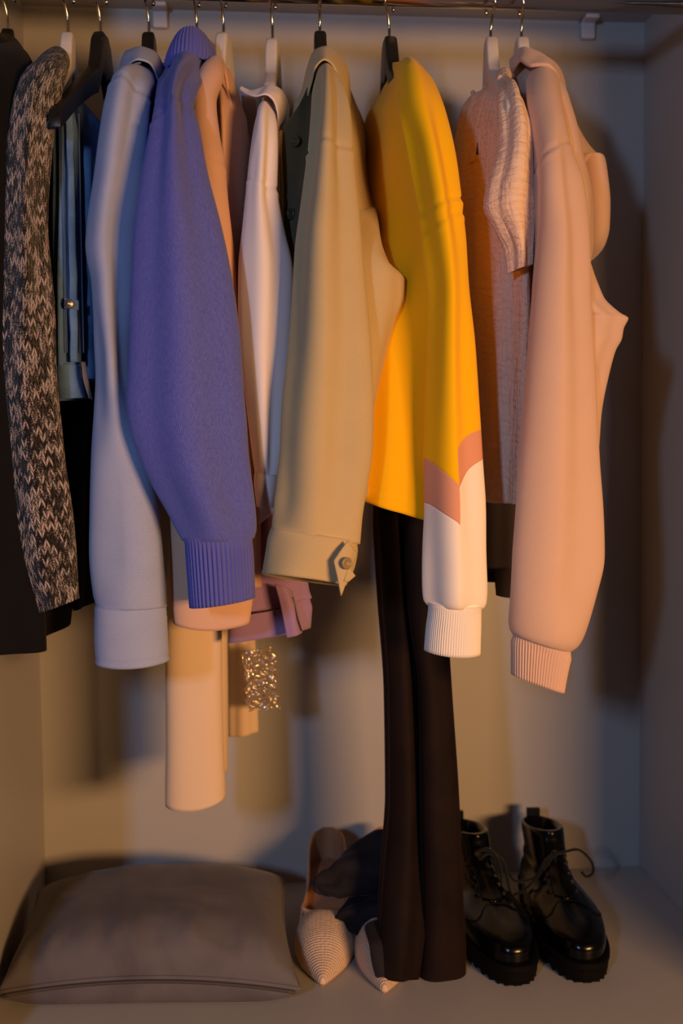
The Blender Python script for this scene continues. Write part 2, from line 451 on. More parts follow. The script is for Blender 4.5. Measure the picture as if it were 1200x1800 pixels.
RODY = -0.28
RR = 0.0125
RODZ = U(600, 8, RODY)[2]+RR
RODZ = float(RODZ)
rail = thing('clothes_rail', 'polished chrome hanging rail across the top of the wardrobe', 'clothes rail', (WW/2, RODY, RODZ))
lathe('rail_tube', [(RR, 0), (RR, WW-0.012)], (0.006, RODY, RODZ), (1, 0, 0), M['chrome'], rail, 48)
for xx, sgn in ((0.0005, 1), (WW-0.0005, -1)):
    lathe('rail_socket', [(0.024, 0), (0.024, 0.004), (0.0165, 0.006), (0.0165, 0.016), (0.0128, 0.016)], (xx, RODY, RODZ), (sgn, 0, 0), M['chrome'], rail, 32)
settle(rail)

# plastic shelf clips under the top board
for (px, lab) in ((1033, 'small white plastic clip under the top board near the right corner'), (281, 'small white plastic clip under the top board behind the blue shirt hanger')):
    p = U(px, 30 if px > 600 else 22, -0.008)
    bm = bmesh.new()
    for lo, hi in (((-0.011, -0.012, -0.030), (0.011, -0.0005, 0.0)), ((-0.011, -0.034, -0.007), (0.011, -0.0005, 0.0))):
        box_bm(bm, lo, hi)
    o = finish(bm, 'shelf_clip', M['plastic'], None, False); o.location = (float(p[0]), 0, HH-0.0004)
    md = o.modifiers.new('edge', 'BEVEL'); md.width = 0.0025; md.segments = 2
    tag(o, lab, 'clip', 'plastic clips holding the top board')

# ------------------------------------------------------------------ hangers
def hanger(px, py, near, hook, mat, label, half=0.165):
    p = U(px, py, RODY); p = Vector(p)
    yaw = math.asin(max(-.5, min(.5, (p.x-float(U(near, 160, RODY-half)[0]))/half)))
    t = thing('clothes_hanger', label, 'hanger', (p.x, RODY, p.z), 'wooden hangers on the rail')
    ca, sa = math.cos(yaw), math.sin(yaw)
    def W(a, o_, z):   # a along the hanger (+ = towards camera), o_ across
        return Vector((a*-sa + o_*ca, -a*ca - o_*sa, z))
    N = 44; prof = []
    for i in range(N+1):
        a = -half+2*half*i/N; q = abs(a)
        sm = min(1, max(0, (q-0.010)/0.028)); sm = sm*sm*(3-2*sm)
        top = -0.042*sm - 0.66*max(0, q-0.02)**1.03
        thk = 0.024 + 0.026*math.exp(-(q/0.022)**2) + 0.010*math.exp(-(q/0.08)**2)
        if q > half-0.012: 
            e = (q-(half-0.012))/0.012; top -= 0.006*e*e; thk -= 0.008*e*e
        prof.append((a, top, top-thk, 0.006*(a/half)**2))
    bm = bmesh.new(); hw = 0.0075
    cols = []
    for (a, zt, zb, off) in prof:
        cols.append([bm.verts.new(W(a, off-hw, zt)), bm.verts.new(W(a, off+hw, zt)), bm.verts.new(W(a, off+hw, zb)), bm.verts.new(W(a, off-hw, zb))])
    for i in range(N):
        for k in range(4):
            bm.faces.new((cols[i][k], cols[i][(k+1) % 4], cols[i+1][(k+1) % 4], cols[i+1][k]))
    bm.faces.new(cols[0]); bm.faces.new(list(reversed(cols[-1])))
    o = finish(bm, 'hanger_body', mat, t, True)
    md = o.modifiers.new('edge', 'BEVEL'); md.width = 0.0035; md.segments = 3; md.limit_method = 'ANGLE'; md.angle_limit = math.radians(50)
    # hook: stem, round the front of the rail, over it and down behind
    r = 0.019; cz = RODZ+RR+0.0019-r - p.z
    hc, hs = math.cos(hook), math.sin(hook)
    def H(a, z): return Vector((-a*hs, -a*hc, z))
    pts = [H(0, -0.012), H(0, cz-r-0.022), H(0.002, cz-r-0.012)]
    for i in range(15):
        an = math.radians(-62+i*(62+200)/14); pts.append(H(r*math.cos(an), cz+r*math.sin(an)))
    hk = tube('hook', pts, 0.0019, M['chrome'], t, 8, 60)
    q = pts[-1]
    lathe('hook_tip', [(0.0005, -0.0035), (0.0028, -0.002), (0.0034, 0), (0.0028, 0.002), (0.0005, 0.0035)], q, (0, 0, 1), M['chrome'], hk, 12)
    return t
B, Wt = M['black_wood'], M['white_wood']
hanger(14, 54, 2, 0.35, B, 'black wooden hanger at the far left carrying the black coat')
hanger(120, 60, 82, 0.30, Wt, 'white wooden hanger carrying the marled knit sweater')
hanger(177, 60, 84, 0.35, B, 'black wooden hanger with bare arm carrying the denim jacket', 0.20)
hanger(262, 60, 236, 0.25, B, 'black wooden hanger carrying the light blue shirt')
hanger(346, 62, 316, 0.15, B, 'hanger inside the lavender turtleneck, only its hook showing')
hanger(393, 62, 368, 0.2, Wt, 'white wooden hanger carrying the nude pink top', 0.085)
hanger(479, 72, 465, 0.25, Wt, 'white wooden hanger carrying the white shirt', 0.09)
hanger(562, 58, 575, 0.05, B, 'black wooden hanger carrying the khaki jacket')
hanger(684, 67, 728, 0.45, B, 'black wooden hanger carrying the yellow sweatshirt')
hanger(862, 68, 892, -0.1, Wt, 'white wooden hanger carrying the cream muslin blouse')
hanger(916, 68, 955, 0.1, Wt, 'white wooden hanger carrying the pink hoodie')

def base_at(px, py, Y): 
    p = U(px, py, Y); return (float(p[0]), float(p[1]), float(p[2]))

# ------------------------------------------------------------------ 1 black coat, far left
t = thing('coat', 'black wool coat hanging at the far left edge', 'coat', base_at(10, 600, RODY))
loft('sleeve', [S(78, -12, 30, -.30, .014), S(95, -30, 44, -.34, .016), S(130, -48, 54, -.42, .02), S(200, -52, 45, -.45, .03), S(330, -58, 28, -.455, .035), S(500, -58, 18, -.455, .035), S(700, -58, 24, -.455, .036),
    S(900, -56, 45, -.45, .036), S(1050, -52, 70, -.45, .036), S(1143, -50, 75, -.45, .034, -2)], M['black_coat'], t, folds=[(.004, 3, .4, 2, .1, 1.1), (.002, 5, 1, 3, .2, 1.1)], wr=(.005, 12, 5))
loft('body', [S(90, 0, 40, -.26, .06), S(150, -10, 64, -.26, .16), S(400, -10, 68, -.26, .17), S(800, 0, 74, -.26, .17), S(950, 0, 95, -.26, .17), S(1060, 0, 118, -.27, .16, -5), S(1110, 0, 116, -.27, .16, -12)],
     M['black_coat'], t, folds=[(.006, 6, 0, 2, .1, 1.1)], wr=(.005, 10, 4))
settle(t)

# ------------------------------------------------------------------ 2 marled knit sweater
t = thing('knit_sweater', 'black and cream marled chunky knit sweater', 'sweater', base_at(70, 600, -.4))
loft('sleeve', [S(97, 96, 114, -.31, .008), S(104, 80, 119, -.35, .012), S(124, 55, 122, -.42, .016), S(150, 36, 108, -.445, .022), S(200, 27, 92, -.455, .028), S(300, 20, 82, -.455, .03), S(400, 15, 82, -.455, .03),
    S(500, 10, 88, -.455, .03), S(600, 5, 93, -.455, .031), S(700, 6, 98, -.455, .031), S(800, 12, 108, -.455, .031), S(900, 22, 124, -.455, .031), S(1000, 38, 134, -.455, .03, -4), (62, 1078, 140, 1050, -.455, -.455, .028)],
    M['marl'], t, nu=72, folds=[(.0025, 2, .4, 2, .15, 1.1), (.0015, 5, 1, 3, .2, 1.1)], wr=(.004, 16, 10))
loft('body', [S(110, 100, 128, -.28, .03), S(150, 88, 130, -.28, .10), S(250, 84, 124, -.27, .13), S(600, 88, 122, -.27, .13), S(900, 96, 122, -.27, .13)], M['marl'], t, nu=48, step=.006, wr=(.004, 14, 6))
settle(t)

# ------------------------------------------------------------------ 3 denim jacket over a black dress
t = thing('dress', 'black jersey dress hanging below the denim jacket', 'dress', base_at(140, 900, -.3))
loft('body', [S(200, 128, 150, -.28, .03), S(300, 124, 160, -.28, .05), S(700, 122, 172, -.28, .06), S(900, 122, 172, -.30, .08), S(1060, 130, 170, -.30, .075, -6)], M['black'], t, folds=[(.005, 5, 0, 3, .2, 1.1)], wr=(.004, 14, 6))
settle(t)
t = thing('denim_jacket', 'faded blue denim jacket with metal button beside the marled sweater', 'jacket', base_at(130, 600, -.38))
loft('sleeve', [S(168, 98, 116, -.40, .006), S(180, 92, 126, -.41, .012), S(250, 92, 131, -.41, .016), S(400, 91, 137, -.41, .017), S(540, 93, 137, -.41, .018), S(645, 97, 138, -.41, .018)],
     M['denim'], t, folds=[(.003, 4, .9, 2, .05, 1.2), (.0015, 7, 0, 2, .05, 1.2)], wr=(.003, 30, 9), bottom='flat')
loft('cuff', [S(640, 97, 140, -.41, .0185), S(646, 97, 142, -.41, .020), S(704, 101, 153, -.41, .020, -4)], M['denim'], t, grooves=[(650, 0, .0012), (694, 0, .0010)], wr=(.002, 30, 9))
loft('body', [S(176, 126, 142, -.36, .012), S(195, 126, 160, -.36, .03), S(225, 126, 180, -.36, .04), S(400, 132, 190, -.36, .04), S(600, 136, 188, -.36, .04), S(670, 148, 188, -.36, .04)],
     M['denim'], t, folds=[(.003, 4, .4, 2, .05, 1.2)], wr=(.003, 30, 9), grooves=[(585, 0, .0016), (618, 0, .0016)])
sheet('button_placket', [[(113, 180, -.432), (119, 300, -.432), (121, 450, -.433), (124, 636, -.434)], [(126, 182, -.428), (130, 300, -.428), (134, 450, -.429), (136, 636, -.430)]], M['denim'], t, 60, 4, .0024, (.0012, 40))
sheet('flap', [[(113, 524, -.437), (138, 528, -.430)], [(113, 542, -.437), (138, 545, -.430)]], M['denim'], t, 8, 4, .0022)
c = U(121.5, 534, -.438)
bt = lathe('button', [(.0005, .0030), (.0022, .0030), (.0026, .0022), (.0048, .0026), (.0056, .0016), (.0056, 0)], c, (-.1, -1, 0), M['metal'], t, 24)
sheet('hang_tag', [[(143, 636, -.436), (146, 665, -.440), (156, 700, -.438)], [(150, 636, -.432), (155, 665, -.436), (163, 703, -.434)]], M['label'], t, 20, 4, .0008)
for px0 in (109, 138):
    tube('stitching', [U(px0+(y-180)*.02, y, -.4335 if px0 < 120 else -.431) for y in range(200, 630, 20)], .0008, M['denim_dark'], t, 6, 60)
settle(t)

# ------------------------------------------------------------------ 4 light blue shirt
t = thing('shirt', 'light blue oxford shirt with a long plain cuff', 'shirt', base_at(220, 700, -.4))
ox = M['oxford']
loft('sleeve', [S(122, 244, 262, -.32, .008), S(130, 232, 268, -.36, .011), S(143, 213, 264, -.41, .014), S(160, 196, 252, -.435, .02), S(200, 183, 248, -.445, .026), S(300, 165, 241, -.45, .03), S(400, 151, 230, -.45, .03), S(430, 150, 228, -.45, .029),
    S(500, 163, 227, -.45, .027), S(600, 171, 226, -.45, .026), S(650, 174, 229, -.45, .027), S(720, 172, 248, -.45, .03), S(800, 165, 265, -.45, .033), S(900, 160, 278, -.45, .033), S(1000, 158, 287, -.45, .032), S(1045, 161, 290, -.45, .03), S(1068, 167, 291, -.45, .027, -2)],
    ox, t, nu=96, step=.003, expo=1.75, folds=[(.0045, 3, 1.3, 1.5, .06, .62), (.0035, 4, .3, 2.5, .1, .8), (.003, 3, 2.0, 2, .6, 1.02)], wr=(.006, 14, 5), grooves=[(166, .006, .0018)], bottom='flat')
loft('cuff', [S(1064, 167, 291, -.45, .0265, -2), S(1072, 166, 292, -.45, .0285, -2), S(1120, 167, 296, -.45, .028, -3), S(1167, 168, 299, -.45, .027, -7)], ox, t, nu=96, step=.003,
     grooves=[(1080, 0, .0010, .0012), (1154, 0, .0010, .0012)], wr=(.002, 20, 20), hemsag=.003)
loft('body', [(232, 125, 288, 110, -.36, -.20, .02), (236, 160, 294, 150, -.42, -.12, .03), (226, 220, 288, 220, -.44, -.09, .022), (214, 400, 276, 400, -.44, -.09, .022), (215, 600, 274, 580, -.43, -.09, .022), (222, 860, 272, 800, -.42, -.09, .022)],
     ox, t, nu=72, folds=[(.006, 5, .4, 2, .15, 1.2)], wr=(.005, 14, 5))
sheet('collar', [[(215, 130, -.385), (224, 116, -.40), (243, 105, -.415), (262, 111, -.41), (277, 142, -.385), (285, 205, -.345)],
                 [(211, 118, -.365), (219, 99, -.375), (245, 91, -.385), (268, 99, -.375), (285, 135, -.35), (291, 205, -.32)],
                 [(214, 110, -.32), (224, 91, -.32), (247, 85, -.33), (270, 92, -.32), (288, 125, -.31), (294, 200, -.29)],
                 [(224, 125, -.30), (232, 112, -.30), (248, 108, -.30), (266, 114, -.29), (280, 140, -.28), (288, 200, -.27)]], ox, t, 60, 16)
settle(t)

# ------------------------------------------------------------------ 5 lavender turtleneck
t = thing('turtleneck_sweater', 'lavender blue knit sweater with ribbed turtleneck and wide sleeve', 'sweater', base_at(330, 700, -.4))
loft('turtleneck', [S(72, 330, 352, -.31, .020), S(74, 321, 358, -.31, .034), S(80, 313, 365, -.31, .046), S(92, 304, 372, -.312, .055), S(108, 295, 379, -.314, .060), S(124, 289, 383, -.316, .063), S(140, 287, 381, -.316, .063, -12)],
     M['lav_rib'], t, nu=260, ribs=(44, .0011), step=.003)
loft('sleeve', [S(98, 322, 344, -.30, .010), S(114, 310, 352, -.345, .016), S(138, 295, 350, -.41, .020), S(160, 288, 336, -.455, .02), S(190, 285, 328, -.475, .024), S(217, 279, 336, -.485, .027), S(300, 263, 350, -.495, .032), S(400, 247, 374, -.50, .036),
    S(500, 240, 394, -.50, .038), S(600, 236, 409, -.50, .038), S(660, 234, 415, -.50, .038), S(700, 231, 419, -.50, .038), S(740, 234, 424, -.50, .038), S(800, 250, 431, -.50, .037), S(850, 272, 438, -.50, .035), S(900, 300, 444, -.50, .033), S(930, 314, 447, -.50, .030), S(950, 324, 444, -.50, .027, -4)],
    M['lav'], t, nu=96, step=.003, expo=1.75, folds=[(.0045, 4, 1.0, 1.0, .12, 1.05), (.003, 2, .5, 2, .2, .9)], wr=(.005, 9, 4), grooves=[(202, -.012, .0020)], bottom='flat')
loft('cuff', [S(944, 321, 445, -.50, .0275, -4), S(956, 325, 443, -.50, .027, -6), S(1000, 329, 445, -.50, .027, -8), (334, 1068, 447, 1050, -.50, -.50, .027)], M['lav_rib'], t, nu=300, ribs=(46, .0012), step=.004)
loft('body', [(310, 120, 330, 115, -.36, -.22, .015), (290, 165, 322, 150, -.44, -.10, .025), (270, 260, 335, 240, -.46, -.08, .022), (249, 380, 340, 380, -.455, -.08, .024), (237, 500, 342, 500, -.455, -.08, .024), (230, 570, 342, 570, -.455, -.08, .024), (235, 640, 342, 640, -.45, -.08, .024), (248, 700, 342, 700, -.44, -.08, .022)],
     M['lav'], t, nu=72, wr=(.004, 9, 4))
settle(t)

# ------------------------------------------------------------------ 6 nude top and cream trousers
t = thing('top', 'nude pink long sleeved top on a white hanger', 'top', base_at(390, 700, -.38))
loft('sleeve', [S(110, 372, 391, -.32, .008), S(118, 360, 394, -.36, .011), S(135, 349, 392, -.39, .014), S(180, 337, 380, -.41, .017), S(240, 338, 388, -.42, .019), S(290, 342, 398, -.425, .02), S(400, 350, 405, -.425, .02), S(500, 350, 411, -.425, .02), S(600, 340, 420, -.42, .02), S(700, 325, 430, -.42, .02), S(860, 297, 444, -.42, .022), S(950, 296, 447, -.42, .022), S(1050, 298, 443, -.42, .021), S(1092, 301, 437, -.42, .02, 2)],
    M['nude'], t, nu=80, grooves=[(283, .006, .0014)], folds=[(.003, 3, .5, 2, .3, 1.1)], wr=(.004, 12, 5), hemsag=.008)
loft('body', [(388, 120, 396, 124, -.34, -.22, .008), (388, 150, 402, 150, -.36, -.16, .012), (390, 190, 412, 190, -.39, -.10, .016), (392, 255, 428, 255, -.40, -.08, .018), (398, 400, 432, 400, -.40, -.08, .02), (425, 800, 448, 800, -.39, -.08, .02), (440, 1034, 468, 1022, -.37, -.08, .02)],
     M['nude'], t, nu=64, folds=[(.003, 5, 0, 2, .3, 1.1)], wr=(.004, 14, 6))
tube('neckband', [U(391, 112, -.345), U(396, 128, -.37), U(404, 180, -.36), (U(414, 215, -.33)), U(428, 256, -.26)], .0022, M['nude'], t, 8, 30)
settle(t)
t = thing('trousers', 'cream wide leg trousers with the longer leg hanging below the lavender sleeve', 'trousers', base_at(340, 1200, -.26))
loft('leg', [S(800, 312, 386, -.29, .016), S(950, 296, 386, -.29, .022), S(1160, 292, 387, -.29, .026), S(1300, 292, 391, -.29, .028), S(1390, 290, 396, -.29, .030), S(1412, 290, 395, -.29, .030, -14)], M['cream'], t, nu=80, folds=[(.002, 3, 2.0, 1, .1, 1.2)], wr=(.003, 10, 3), hemsag=.007, grooves=[(1398, 0, .0006, .0012)])
loft('leg', [S(800, 330, 400, -.215, .014), S(1100, 345, 400, -.215, .02), S(1300, 348, 402, -.215, .024), S(1355, 350, 402, -.215, .024, -4)], M['cream'], t, nu=64, wr=(.003, 10, 3), hemsag=.004)
settle(t)
t = thing('skirt', 'pale beige cloth panel hanging behind the little plastic bag', 'skirt', base_at(425, 1200, -.14))
loft('panel', [S(900, 402, 440, -.13, .01), S(1100, 402, 446, -.13, .014), S(1294, 404, 452, -.13, .014, -8)], M['cream'], t, nu=48, folds=[(.002, 4, .5, 1, .1, 1.2)])
settle(t)

# ------------------------------------------------------------------ spare button bag
t = thing('plastic_bag', 'small clear zip bag hanging below the mauve cuff', 'bag', base_at(455, 1195, -.21))
def bagp(x, y): return (x, y, -.21)
sheet('film', [[bagp(425, 1150), bagp(452, 1147), bagp(480, 1144)], [bagp(429, 1185), bagp(455, 1182), bagp(484, 1178)], [bagp(433, 1218), bagp(460, 1214), bagp(487, 1210)], [bagp(437, 1248), bagp(463, 1247), bagp(491, 1242)]], M['film'], t, 44, 56, .0006, (.0065, 150))
sheet('film', [[(424, 1150, -.204), (480, 1144, -.204)], [(437, 1248, -.206), (491, 1242, -.206)]], M['film'], t, 30, 40, .0006, (.005, 80))
sheet('zip_seal', [[(438, 1142, -.213), (476, 1137, -.213)], [(424, 1151, -.214), (480, 1145, -.214)]], M['film'], t, 20, 4, .0014, (.003, 120))
tube('thread', [U(450, 1100, -.22), U(456, 1125, -.215), U(457, 1142, -.212)], .0004, M['label'], t, 5, 12)
settle(t)

# ------------------------------------------------------------------ 7 white shirt
t = thing('shirt', 'white cotton shirt with pointed collar and turned cuff', 'shirt', base_at(460, 600, -.4))
loft('sleeve', [S(178, 460, 473, -.33, .006), S(190, 455, 478, -.38, .010), S(218, 447, 482, -.42, .015), S(255, 440, 484, -.43, .02), S(330, 430, 484, -.435, .024), S(400, 423, 496, -.435, .028), S(480, 417, 512, -.435, .030), S(600, 420, 508, -.435, .03), S(700, 432, 503, -.435, .028), S(800, 443, 498, -.435, .025), S(835, 447, 492, -.435, .022, 5)],
     M['white'], t, nu=80, step=.003, expo=1.75, folds=[(.003, 3, .6, 2, .1, 1.05), (.002, 5, 1.6, 3, .2, 1.05)], wr=(.005, 14, 5), grooves=[(325, .006, .0016)], bottom='flat')
loft('cuff', [S(830, 447, 492, -.435, .0215, 5), S(838, 446, 493, -.435, .0235, 5), S(890, 452, 482, -.435, .022, 6)], M['white'], t, nu=80, wr=(.002, 20, 20))
sheet('cuff_flap', [[(455, 888, -.453), (470, 892, -.455), (481, 893, -.452)], [(457, 905, -.452), (468, 905, -.454), (479, 902, -.452)], [(456, 922, -.450), (462, 916, -.452), (478, 903, -.451)]], M['white'], t, 14, 10)
loft('body', [(470, 172, 496, 168, -.36, -.24, .01), (474, 200, 506, 195, -.40, -.14, .018), (472, 260, 512, 255, -.42, -.08, .024), (470, 400, 514, 400, -.42, -.08, .026), (470, 700, 512, 700, -.41, -.08, .026), (470, 850, 510, 850, -.41, -.08, .026)],
     M['white'], t, nu=64, folds=[(.003, 5, 0, 2, .2, 1.2)], wr=(.004, 14, 6))
sheet('collar', [[(422, 158, -0.395), (436, 166, -0.410), (452, 169, -0.420), (466, 166, -0.425), (481, 178, -0.420), (488, 205, -0.405), (488, 245, -0.375)],
                 [(421, 155, -0.390), (438, 163, -0.400), (454, 163, -0.405), (470, 157, -0.405), (490, 165, -0.400), (500, 195, -0.385), (502, 240, -0.365)],
                 [(424, 153, -0.385), (441, 160, -0.380), (460, 155, -0.375), (478, 151, -0.365), (497, 162, -0.360), (508, 190, -0.350), (510, 235, -0.335)],
                 [(430, 162, -0.375), (446, 172, -0.365), (462, 168, -0.350), (478, 166, -0.340), (492, 178, -0.335), (500, 205, -0.325), (502, 240, -0.315)]], M['white'], t, 60, 16)
sheet('back_yoke', [[(424, 168, -.20), (450, 172, -.20)], [(428, 230, -.12), (456, 235, -.12)], [(436, 330, -.10), (460, 335, -.10)]], M['white'], t, 10, 20)
settle(t)

# ------------------------------------------------------------------ mauve shirt cuff peeping out below the khaki sleeve
t = thing('blouse', 'mauve cotton blouse whose slit cuff shows below the khaki sleeve', 'blouse', base_at(470, 1050, -.33))
loft('sleeve', [S(820, 470, 520, -.33, .012), S(950, 458, 530, -.33, .018), S(1030, 430, 538, -.33, .022, 6), (410, 1082, 543, 1052, -.33, -.33, .022)], M['mauve'], t, nu=80, bottom='flat', folds=[(.004, 3, 2.4, 0, .1, 1.3), (.003, 4, .4, 0, .2, 1.3)])
loft('cuff', [(411, 1078, 543, 1048, -.33, -.33, .0225), (404, 1088, 544, 1056, -.33, -.33, .0235), (403, 1128, 541, 1104, -.33, -.33, .023)], M['mauve'], t, nu=80, grooves=[(1074, 0, .0012, .0012)], folds=[(.004, 3, 2.4, 0, -1, -1), (.003, 4, .4, 0, -1, -1)])
sheet('cuff_overlap', [[(483, 1026, -.372), (492, 1060, -.376), (504, 1121, -.378)], [(498, 1030, -.374), (508, 1062, -.380), (519, 1118, -.380)], [(512, 1040, -.362), (520, 1066, -.368), (530, 1112, -.368)]], M['mauve'], t, 30, 12, .0024)
tube('buttonhole', [U(513, 1050, -.371), U(517, 1066, -.373), U(522, 1088, -.375), U(529, 1109, -.371)], .0014, M['mauve_dark'], t, 8, 16)
tube('seam', [U(405, 1089, -.3545), U(440, 1079, -.3575), U(470, 1074, -.3565), U(494, 1068, -.365)], .0009, M['mauve_dark'], t, 6, 20)
settle(t)

# ------------------------------------------------------------------ 8 khaki jacket
t = thing('jacket', 'khaki overshirt with raised collar and buttoned cuff tab', 'jacket', base_at(570, 600, -.4))
kh = M['khaki']
loft('sleeve', [S(112, 561, 580, -.32, .007), S(119, 557, 586, -.35, .010), S(150, 554, 598, -.42, .016), S(200, 549, 607, -.455, .02), S(260, 543, 610, -.475, .025), S(360, 530, 617, -.485, .03), S(430, 519, 622, -.49, .033), S(520, 511, 631, -.49, .035), S(612, 504, 640, -.49, .036),
    S(706, 495, 644, -.49, .036), S(790, 491, 642, -.49, .035), S(850, 487, 636, -.49, .034, 2), S(900, 481, 629, -.49, .033, 8), (475, 932, 627, 955, -.49, -.49, .032)],
    kh, t, nu=110, step=.003, expo=1.75, folds=[(.004, 4, 1.9, .8, .1, 1.05), (.003, 3, .4, 1.6, .15, .95)], wr=(.005, 12, 5), grooves=[(266, .0, .0022)], bottom='flat')
loft('cuff', [(476, 928, 627, 951, -.49, -.49, .0315), (474, 936, 627, 958, -.49, -.49, .0335), (468, 972, 622, 994, -.49, -.49, .034), (461, 1009, 606, 1030, -.49, -.49, .034)], kh, t, nu=110, step=.003, grooves=[(1012, 0, .0008, .0012)], hemtilt=-.006, folds=[(.0015, 4, 1.9, .8, -1, -1)])
loft('body', [(566, 118, 588, 116, -.33, -.24, .008), (575, 160, 604, 160, -.38, -.14, .016), (575, 200, 612, 198, -.43, -.10, .024), (575, 270, 628, 270, -.45, -.10, .03), (570, 375, 647, 375, -.45, -.2, .034), (565, 425, 655, 425, -.45, -.35, .036), (560, 470, 682, 476, -.45, -.42, .034), (560, 492, 708, 492, -.45, -.43, .03), (560, 520, 706, 520, -.45, -.43, .03),
    (565, 564, 688, 566, -.45, -.42, .034), (568, 625, 670, 627, -.45, -.42, .036), (566, 744, 650, 740, -.45, -.42, .036), (560, 880, 640, 870, -.45, -.42, .034)], kh, t, nu=96, step=.003, folds=[(.002, 5, .4, 2, .3, 1.1)], wr=(.003, 16, 10))
sheet('front_panel', [[(492, 230, -.395), (493, 300, -.395), (497, 390, -.395), (513, 462, -.395), (516, 620, -.395)], [(522, 190, -.40), (522, 300, -.415), (516, 390, -.42), (522, 470, -.42), (525, 620, -.42)], [(556, 118, -.37), (556, 300, -.44), (545, 390, -.45), (545, 470, -.45), (545, 620, -.45)]], M['khaki_dark'], t, 50, 20, .003, (.002, 20))
sheet('lapel_edge', [[(491, 231, -.396), (493, 300, -.396), (497, 390, -.396), (512, 460, -.396)], [(495, 229, -.400), (497, 300, -.400), (501, 390, -.400), (515, 460, -.402)]], kh, t, 30, 3, .0036)
for (bx, by) in ((521, 249), (512, 376)):
    c = U(bx, by, -.413 if by < 300 else -.418)
    b_ = lathe('button', [(.0005, .0022), (.0040, .0022), (.0048, .0034), (.0064, .0034), (.0070, .002), (.0070, 0)], c, (-.75, -.65, 0), M['dark_button'], t, 28)
sheet('collar', [[(513, 224, -.37), (532, 196, -.385), (546, 150, -.395), (556, 116, -.40), (570, 105, -.405), (584, 114, -.40), (597, 150, -.395), (609, 194, -.38)],
                 [(509, 208, -.355), (528, 172, -.365), (541, 125, -.37), (553, 99, -.37), (571, 92, -.375), (591, 103, -.37), (606, 138, -.365), (613, 190, -.355)],
                 [(511, 192, -.34), (534, 158, -.34), (544, 112, -.335), (554, 90, -.33), (572, 84, -.33), (594, 96, -.33), (611, 126, -.325), (616, 180, -.32)],
                 [(522, 205, -.33), (540, 170, -.325), (550, 125, -.315), (560, 106, -.305), (572, 100, -.30), (588, 110, -.30), (602, 138, -.30), (610, 182, -.30)]], kh, t, 80, 20, .002)
tb = sheet('cuff_tab', [[(611, 951, -.524), (598, 968, -.530), (586, 986, -.532)], [(618, 962, -.522), (607, 990, -.531), (592, 1012, -.533)], [(627, 972, -.512), (615, 1005, -.526), (599, 1048, -.530)]], kh, t, 20, 16, .002)
sheet('cuff_tab_end', [[(612, 996, -.531), (604, 1022, -.532)], [(624, 1012, -.524), (612, 1022, -.528)]], kh, t, 8, 8, .002)
c = U(608, 990, -.534)
lathe('button', [(.0004, .0016), (.0032, .0016), (.0042, .0032), (.0062, .0032), (.0068, .002), (.0068, 0)], c, (.45, -.9, 0), M['button'], tb, 28)
settle(t)

# ------------------------------------------------------------------ 9 yellow sweatshirt
t = thing('sweatshirt', 'yellow sweatshirt with pink and white chevron sleeve', 'sweatshirt', base_at(750, 600, -.4))
yl = M['yellow']
rowsY = [S(112, 705, 722, -.31, .008), S(117, 699, 735, -.34, .011), S(128, 696, 748, -.38, .015), S(150, 695, 760, -.42, .02), S(195, 700, 775, -.45, .024), S(262, 715, 790, -.465, .028), S(300, 723, 797, -.47, .030), S(375, 739, 806, -.475, .032), S(425, 746, 812, -.475, .033), S(519, 755, 818, -.475, .033), S(575, 753, 823, -.475, .033), S(687, 749, 831, -.475, .034), S(762, 747, 838, -.475, .034),
    S(808, 746, 842, -.475, .034), S(885, 747, 848, -.475, .034), S(960, 745, 850, -.475, .034), S(1030, 744, 852, -.475, .034), S(1055, 746, 850, -.475, .031, 4), S(1064, 752, 846, -.475, .027, 4)]
sl = loft('sleeve', rowsY, None, t, nu=120, step=.003, expo=1.6, folds=[(.003, 3, .7, 1.2, .05, .5), (.003, 4, 1.9, .6, .2, 1.2), (.002, 3, .4, 2, .5, .95)], wr=(.004, 14, 6), grooves=[(366, -.010, .002), (394, -.012, .0014)], bottom='flat')
def sleeve_material(o):
    k = NT('yellow_pink_white_sleeve'); u, v = k.uv()
    a = k.n('ShaderNodeAttribute', attribute_name='across').outputs['Fac']
    right = k.math('GREATER_THAN', a, 0.0)
    # left face: bands fall towards the middle seam; right face: bands rise from it
    def line(yl0, ym_l, ym_r, yr1):
        vl, vml, vmr, vr = [y2v(o, q) for q in (yl0, ym_l, ym_r, yr1)]
        left = k.math('ADD', vml, k.math('MULTIPLY', a, vml-vl))
        rgt = k.math('ADD', vmr, k.math('MULTIPLY', a, vr-vmr))
        return k.math('ADD', k.math('MULTIPLY', left, k.math('SUBTRACT', 1.0, right)), k.math('MULTIPLY', rgt, right))
    b1 = line(806, 853, 790, 754); b2 = line(884, 920, 856, 806)
    f1 = k.math('GREATER_THAN', v, b1); f2 = k.math('GREATER_THAN', v, b2)
    col = k.mix(f2, k.mix(f1, lin((255, 196, 6)), lin((226, 160, 132))), lin((250, 240, 234)))
    k.l(col, k.b.inputs['Base Color'])
    nz = k.n('ShaderNodeTexNoise'); nz.inputs['Scale'].default_value = 900; k.l(k.uvv, nz.inputs['Vector'])
    d1 = k.math('ABSOLUTE', k.math('SUBTRACT', v, b1)); d2 = k.math('ABSOLUTE', k.math('SUBTRACT', v, b2))
    seam = k.math('MINIMUM', k.math('MULTIPLY', k.math('MINIMUM', d1, d2), 500), 1.0)
    k.bump(k.math('ADD', nz.outputs['Fac'], k.math('MULTIPLY', seam, 2.5)), 0.3, 0.0006)
    k.b.inputs['Roughness'].default_value = 0.9; k.b.inputs['Specular IOR Level'].default_value = 0.2; k.b.inputs['Sheen Weight'].default_value = 0.1
    return k.m
sl.data.materials.append(sleeve_material(sl)); sl['label'] = 'yellow sleeve with pink and white chevron bands'
